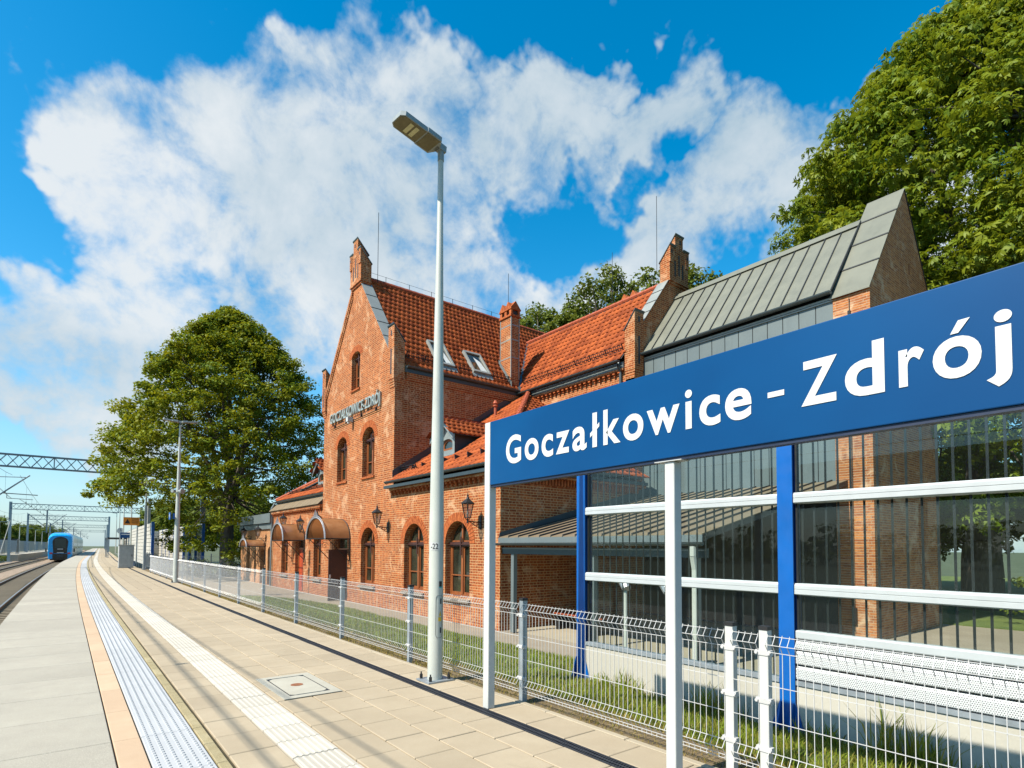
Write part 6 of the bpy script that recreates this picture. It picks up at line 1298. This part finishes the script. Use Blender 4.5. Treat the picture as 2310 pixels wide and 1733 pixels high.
def tree(name, base, H, trunk_r, ctr, ell, nclump, per, leaf, mat, label, seed, palmate=False, fork=0.28, shell=0.55, clump_r=(0.8, 1.3), yellow=0.25, droop=0.25, cut=None, group=None, under=-0.75, lobes=9, prof=None):
    rg_ = np.random.default_rng(seed); t = thing(name, base, label, 'tree', group); base = np.array(base); ctr = np.array(ctr, float); ell = np.array(ell, float)
    # lobed envelope
    ld = rg_.normal(size=(lobes, 3)); ld[:, 2] = np.abs(ld[:, 2]) * 0.9 - 0.25; ld /= np.linalg.norm(ld, axis=1, keepdims=True); la = rg_.uniform(0.06, 0.24, lobes)
    pts, rs = [], []
    while len(pts) < nclump:
        r = (shell + (1 - shell) * rg_.random() ** 0.6) if rg_.random() < 0.85 else rg_.uniform(0.25, shell); cr_ = rg_.uniform(*clump_r)
        if prof:    # (z0, z1, radius at height fraction u)
            u = rg_.random() ** 0.85; th = rg_.uniform(0, 2 * pi); z = prof[0] + (prof[1] - prof[0]) * u; d = np.array([cos(th), sin(th), u - 0.4]); d /= np.linalg.norm(d)
            env = 0.86 + sum(a * max(0, d @ l) ** 5 for a, l in zip(la, ld)); rad = max(0.1, prof[2](u) * env - cr_ * 0.8) * r; p = np.array([ctr[0] + rad * cos(th), ctr[1] + rad * sin(th), z])
        else:
            d = rg_.normal(size=3); d /= np.linalg.norm(d)
            if d[2] < under: continue
            env = 0.78 + sum(a * max(0, d @ l) ** 6 for a, l in zip(la, ld)); p = ctr + d * ell * env * r
        if cut is not None and cut(p): continue
        pts.append(p); rs.append(cr_)
    pts, rs = np.array(pts), np.array(rs)
    mb = MB(); top = base + np.array([0, 0, H * fork]); tp = limb(mb, base - np.array([0, 0, 0.3]), top, trunk_r, trunk_r * 0.75, rg_, 5, 0.015, 12)
    mb.cyl(base - np.array([0, 0, 0.3]), base + np.array([0, 0, 0.6]), trunk_r * 1.5, trunk_r * 1.02, 12, False)
    heads = []
    lead = limb(mb, top, ctr + np.array([0, 0, ell[2] * 0.75]), trunk_r * 0.72, 0.06, rg_, 8, 0.03, 8); heads += [(p, trunk_r * (0.6 - 0.065 * i)) for i, p in enumerate(lead[1:])]
    for k in range(9):
        a = 2 * pi * k / 9 + rg_.uniform(-0.3, 0.3); el = rg_.uniform(0.1, 0.75); e = ctr + ell * np.array([cos(a) * cos(el), sin(a) * cos(el), sin(el)]) * 0.62
        s0 = lead[min(len(lead) - 1, int(rg_.integers(0, 4)))]; q = limb(mb, s0, e, trunk_r * 0.42, 0.05, rg_, 6, 0.05, 6); heads += [(p, trunk_r * (0.34 - 0.045 * i)) for i, p in enumerate(q[2:])]
    hp = np.array([h[0] for h in heads])
    for p in pts[:: max(1, nclump // 150)]:
        dd = np.linalg.norm(hp - p, axis=1) + np.maximum(0, hp[:, 2] - p[2]) * 1.5; j = int(dd.argmin()); limb(mb, hp[j], p, max(0.03, min(heads[j][1], 0.07)), 0.012, rg_, 3, 0.05, 5)
    mb.build('trunk', 'bark', t, smooth=True)
    me = crown_mesh('crown', pts, rs, per, leaf, mat, droop, palmate, seed + 5, yellow, origin=base); o = bpy.data.objects.new('crown', me); COL.objects.link(o); o.parent = t
    return t
tree('lime_tree', (9.6, 47.0, GZ), 19.5, 0.55, (9.3, 46.5, 9.6), (6.0, 6.0, 8.6), 1500, 105, 0.19, 'leaf_lime', 'big broad lime tree with yellowish leaves towering beyond the station', 11, shell=0.55, clump_r=(0.45, 0.9), yellow=0.36, fork=0.22, cut=lambda p: p[2] < 0.6 or (p[0] < 6.0 and p[2] < 4.6), lobes=22, prof=(0.6, 19.3, lambda u: 7.5 * (1 - u ** 1.7) ** 0.62 * min(1.0, 0.78 + 2.2 * u)))
tree('chestnut_tree', (28.0, 6.0, GZ), 22.5, 0.6, (27.4, 5.4, 12.6), (6.6, 6.6, 9.4), 1150, 84, 0.215, 'leaf_chestnut', 'tall chestnut tree with large drooping leaves behind the metal roofed annex', 23, True, clump_r=(0.6, 1.05), yellow=0.34, droop=0.30, shell=0.6, lobes=22, prof=(2.6, 22.9, lambda u: 7.9 * (1 - u ** 2.2) ** 0.66 * min(1.0, 0.75 + 1.5 * u)))
tree('chestnut_tree', (34.5, -5.0, GZ), 20, 0.5, (34.5, -5.0, 12.0), (6.5, 6.5, 9.0), 380, 56, 0.34, 'leaf_chestnut', 'chestnut tree seen through the right-hand glass panes beside the park lawn', 29, True, clump_r=(0.9, 1.4), yellow=0.25, droop=0.3, under=-0.85)
bg = 'trees behind the station roofs'
for i, (x, y, h, w, lb) in enumerate([(28.0, 33.5, 21.0, 4.6, 'round tree top rising behind the ridge left of the far chimney'), (31.5, 28.2, 22.8, 4.2, 'tree top behind the brick chimney stack on the wing ridge'), (31.5, 22.2, 21.6, 3.2, 'small tree top between the brick turret and the metal roof')]):
    tree('ash_tree', (x, y, GZ), h, 0.35, (x, y, h - 5.2), (w, w, 5.0), 150, 95, 0.24, 'leaf_far', lb, 40 + i, clump_r=(0.6, 1.0), yellow=0.3, shell=0.5, group=bg)
# smaller trees: two prototypes, copied
def proto(seed, mat='leaf_far'):
    return tree('young_tree', (0, 0, 0), 8.5, 0.2, (0, 0, 5.2), (3.2, 3.2, 3.6), 110, 60, 0.34, mat, 'tree', seed, clump_r=(0.6, 1.1), yellow=0.2, shell=0.5, under=-0.9)
pa, pb = proto(61), proto(62)
def spread(p, specs, cat_label, grp):
    for k, (x, y, s1, rot, lb) in enumerate(specs):
        c = copy_tree(p); c.location = (x, y, GZ - 0.3); c.rotation_euler = (0, 0, rot); c.scale = (s1, s1, s1 * 1.0); c['label'] = lb; c['group'] = grp
g1, g2, g3 = 'trees beyond the ribbed noise wall', 'trees behind the opposite platform', 'park trees seen through the glass barrier'
la = 'leafy tree of the row rising above the ribbed noise wall'
spread(pa, [(11.5, 84, 1.0, 0.3, la), (14, 92, 1.15, 1.2, la), (11.2, 99, 1.1, 2.2, la), (16.5, 100, 1.2, 0.5, la), (20, 82, 1.1, 4, la)], '', g1)
spread(pb, [(13, 77, 0.85, 0.9, la), (18, 88, 1.2, 3.1, la), (14.5, 112, 1.2, 2.1, la), (16, 70, 1.0, 1.0, la), (23, 96, 1.2, 0.2, la)], '', g1)
lb2 = 'leafy tree of the row behind the opposite platform'
spread(pa, [(-14.2, 172, 1.25, 0.1, lb2), (-13, 200, 1.0, 1.1, lb2), (-11.5, 226, 1.1, 2.5, lb2), (-9.5, 262, 1.2, 0.8, lb2), (-15, 140, 0.8, 2.8, lb2), (-18, 160, 1.1, 1.9, lb2)], '', g2)
spread(pb, [(-13.4, 185, 1.0, 0.1, lb2), (-12.0, 214, 0.95, 1.9, lb2), (-10.2, 244, 1.1, 2.5, lb2), (-7.5, 285, 1.3, 0.8, lb2), (-5, 310, 1.3, 1.4, lb2), (-17, 150, 0.9, 3.3, lb2)], '', g2)
lb3 = 'leafy park tree standing on the lawn behind the striped glass'
spread(pb, [(36, 8.5, 0.9, 0.3, lb3), (40, 4, 1.1, 1.3, lb3), (38, -6, 1.0, 2.2, lb3), (44, 9, 1.2, 0.7, lb3), (46, -1, 1.2, 2.9, lb3)], '', g3)
spread(pa, [(42, 12, 1.1, 1.7, lb3), (50, 4, 1.3, 0.4, lb3), (48, -9, 1.2, 2.0, lb3), (34, 14, 0.8, 1.0, lb3)], '', g3)
for p in (pa, pb):
    for chd in list(p.children): bpy.data.objects.remove(chd)
    bpy.data.objects.remove(p)
def shrub(x, y, z, r, h, label, grp, seed, n=26, mat='leaf_far'):
    rg_ = np.random.default_rng(seed); pts = np.stack([x + rg_.normal(0, r * 0.45, n), y + rg_.normal(0, r * 0.45, n), z + rg_.uniform(0.15, 1.0, n) * h], 1); me = crown_mesh('foliage', pts, rg_.uniform(0.2, 0.4, n) * r, 45, 0.13 * (0.6 + r * 0.4), mat, 0.2, False, seed, 0.25, origin=(x, y, z))
    t = thing('shrub', (x, y, z), label, 'shrub', grp); o = bpy.data.objects.new('foliage', me); COL.objects.link(o); o.parent = t
    st_ = MB()
    for p in pts[::6]: st_.tube([(x, y, z - 0.05), tuple(p)], 0.015, 4)
    st_.build('stem', 'bark', t)
for k, (x, y, r, h) in enumerate([(9.6, 43.6, 1.0, 1.6), (11.2, 44.4, 1.4, 2.4), (7.6, 45.4, 0.9, 1.3), (12.5, 49.5, 1.8, 3.2)]): shrub(x, y, GZ, r, h, 'leafy green shrub at the foot of the big lime tree', 'shrubs under the lime tree', 70 + k)
for k, (x, y, r, h) in enumerate([(-7.9, 113.5, 0.8, 1.1), (-7.2, 116.3, 0.7, 0.9)]): shrub(x, y, -1.1, r, h, 'weedy bush beside the end of the opposite platform', 'bushes at the opposite platform end', 80 + k)
for k, (x, y) in enumerate([(24, 3.6), (25.5, 0.8), (24.5, -2.2), (30, 10.5)]): shrub(x, y, GZ, 1.0, 1.5, 'rounded shrub on the park lawn behind the glass barrier', 'shrubs on the park lawn', 90 + k)
# far wood on the other side of the line
rg_ = np.random.default_rng(5); n = 3000; yy_ = rg_.uniform(-260, 330, n); pts = np.stack([rg_.uniform(-118, -92, n), yy_, -1 + rg_.uniform(0.0, 1, n) * (6.0 + 1.3 * np.sin(yy_ * 0.31) + 0.9 * np.sin(yy_ * 0.83 + 1))], 1)
link_mesh('far_wood', crown_mesh('far_wood', pts, rg_.uniform(1.0, 2.0, n), 22, 0.8, 'leaf_far', 0.1, False, 3, 0.15), kind='stuff', label='distant green wood across the railway line', cat='wood')

# ------------------------------------------------------------------ grass
def grass(name, xs_, ys_, n, h, yel, seed, zf, mat='grass_blade', w=0.006, keep=None):
    rg_ = np.random.default_rng(seed); P = np.stack([rg_.uniform(*xs_, n), rg_.uniform(*ys_, n)], 1)
    cl_ = np.sin(P[:, 0] * 3.1 + np.sin(P[:, 1] * 1.7) * 2) * np.sin(P[:, 1] * 2.3 + 1.0) * 0.5 + 0.5
    if keep is not None: k = np.array([keep(a, b) for a, b in P]); P, cl_ = P[k], cl_[k]
    n = len(P); P = np.concatenate([P, np.array([[zf(x)] for x in P[:, 0]]) - 0.01], 1); a = rg_.uniform(0, 2 * pi, n); H = h * rg_.uniform(0.35, 1.2, n) * (0.6 + 0.7 * cl_); W = w * rg_.uniform(0.7, 1.4, n)
    dv = np.stack([np.cos(a), np.sin(a), 0 * a], 1); lean = rg_.normal(0, 0.35, (n, 3)); lean[:, 2] = 0
    A, B = P - dv * W[:, None], P + dv * W[:, None]; Cc = P + (lean * 0.35 + np.array([0, 0, 0.6])) * H[:, None]; D = P + (lean + np.array([0, 0, 1.0])) * H[:, None]
    V = np.stack([A, B, Cc + dv * W[:, None] * 0.7, D, Cc - dv * W[:, None] * 0.7], 1).reshape(-1, 3); i5 = np.arange(n) * 5; F = np.concatenate([np.stack([i5, i5 + 1, i5 + 2, i5 + 4], 1), np.stack([i5 + 4, i5 + 2, i5 + 3, i5 + 3], 1)])
    T = np.stack([rg_.random(n), np.clip(rg_.normal(yel, 0.25, n), 0, 1)], 1); T = np.concatenate([T, T])
    # degenerate quads are avoided: tips as triangles
    F1, F2 = F[:n], np.stack([i5 + 4, i5 + 2, i5 + 3], 1); F1 = np.concatenate([np.stack([i5, i5 + 1, i5 + 2], 1), np.stack([i5, i5 + 2, i5 + 4], 1), F2]); T = np.concatenate([T[:n]] * 3)
    return np_mesh(name, V, F1, mat, T)
near_b = lambda x, y: not (5.9 < x < 6.1)
tags = dict(kind='stuff')
link_mesh('lawn_grass', grass('lawn_grass', (4.3, 8.2), (6.2, 21.8), 52000, 0.075, 0.18, 1, lawn_z, keep=near_b), label='sunlit green grass between the fence and the station path', cat='grass', **tags)
link_mesh('lawn_grass', grass('lawn_grass', (4.2, 7.4), (-0.5, 6.2), 30000, 0.10, 0.22, 2, lawn_z, keep=near_b), label='rough green grass around the foot of the noise barrier', cat='grass', **tags)
link_mesh('dry_grass', grass('dry_grass', (3.84, 4.35), (-1, 30), 26000, 0.055, 0.95, 3, lambda x: -0.035, w=0.005), label='dry yellow grass and weeds under the mesh fence', cat='grass', **tags)
def tuft(x, y, h, n, seed, label):
    rg_ = np.random.default_rng(seed); me = grass('blades', (x - 0.16, x + 0.16), (y - 0.2, y + 0.2), n, h, 0.12, seed, lawn_z, w=0.007); link_mesh('grass_tuft', me, label=label, cat='grass tuft', group='grass tufts at the barrier foot')
tl_ = 'tall grass tuft growing against the concrete plinth'
for k, (x, y, h) in enumerate([(5.80, 4.9, 0.30), (5.82, 4.3, 0.22), (5.8, 3.75, 0.36), (5.78, 3.5, 0.30), (5.8, 2.55, 0.22), (5.82, 1.85, 0.42), (5.8, 1.65, 0.36), (5.82, 1.15, 0.25), (5.8, 5.35, 0.2)]): tuft(x, y, h, 90, 100 + k, tl_)
print('objects', len(bpy.data.objects), 'tris', sum(len(o.data.polygons) * 2 for o in bpy.data.objects if o.type == 'MESH'))
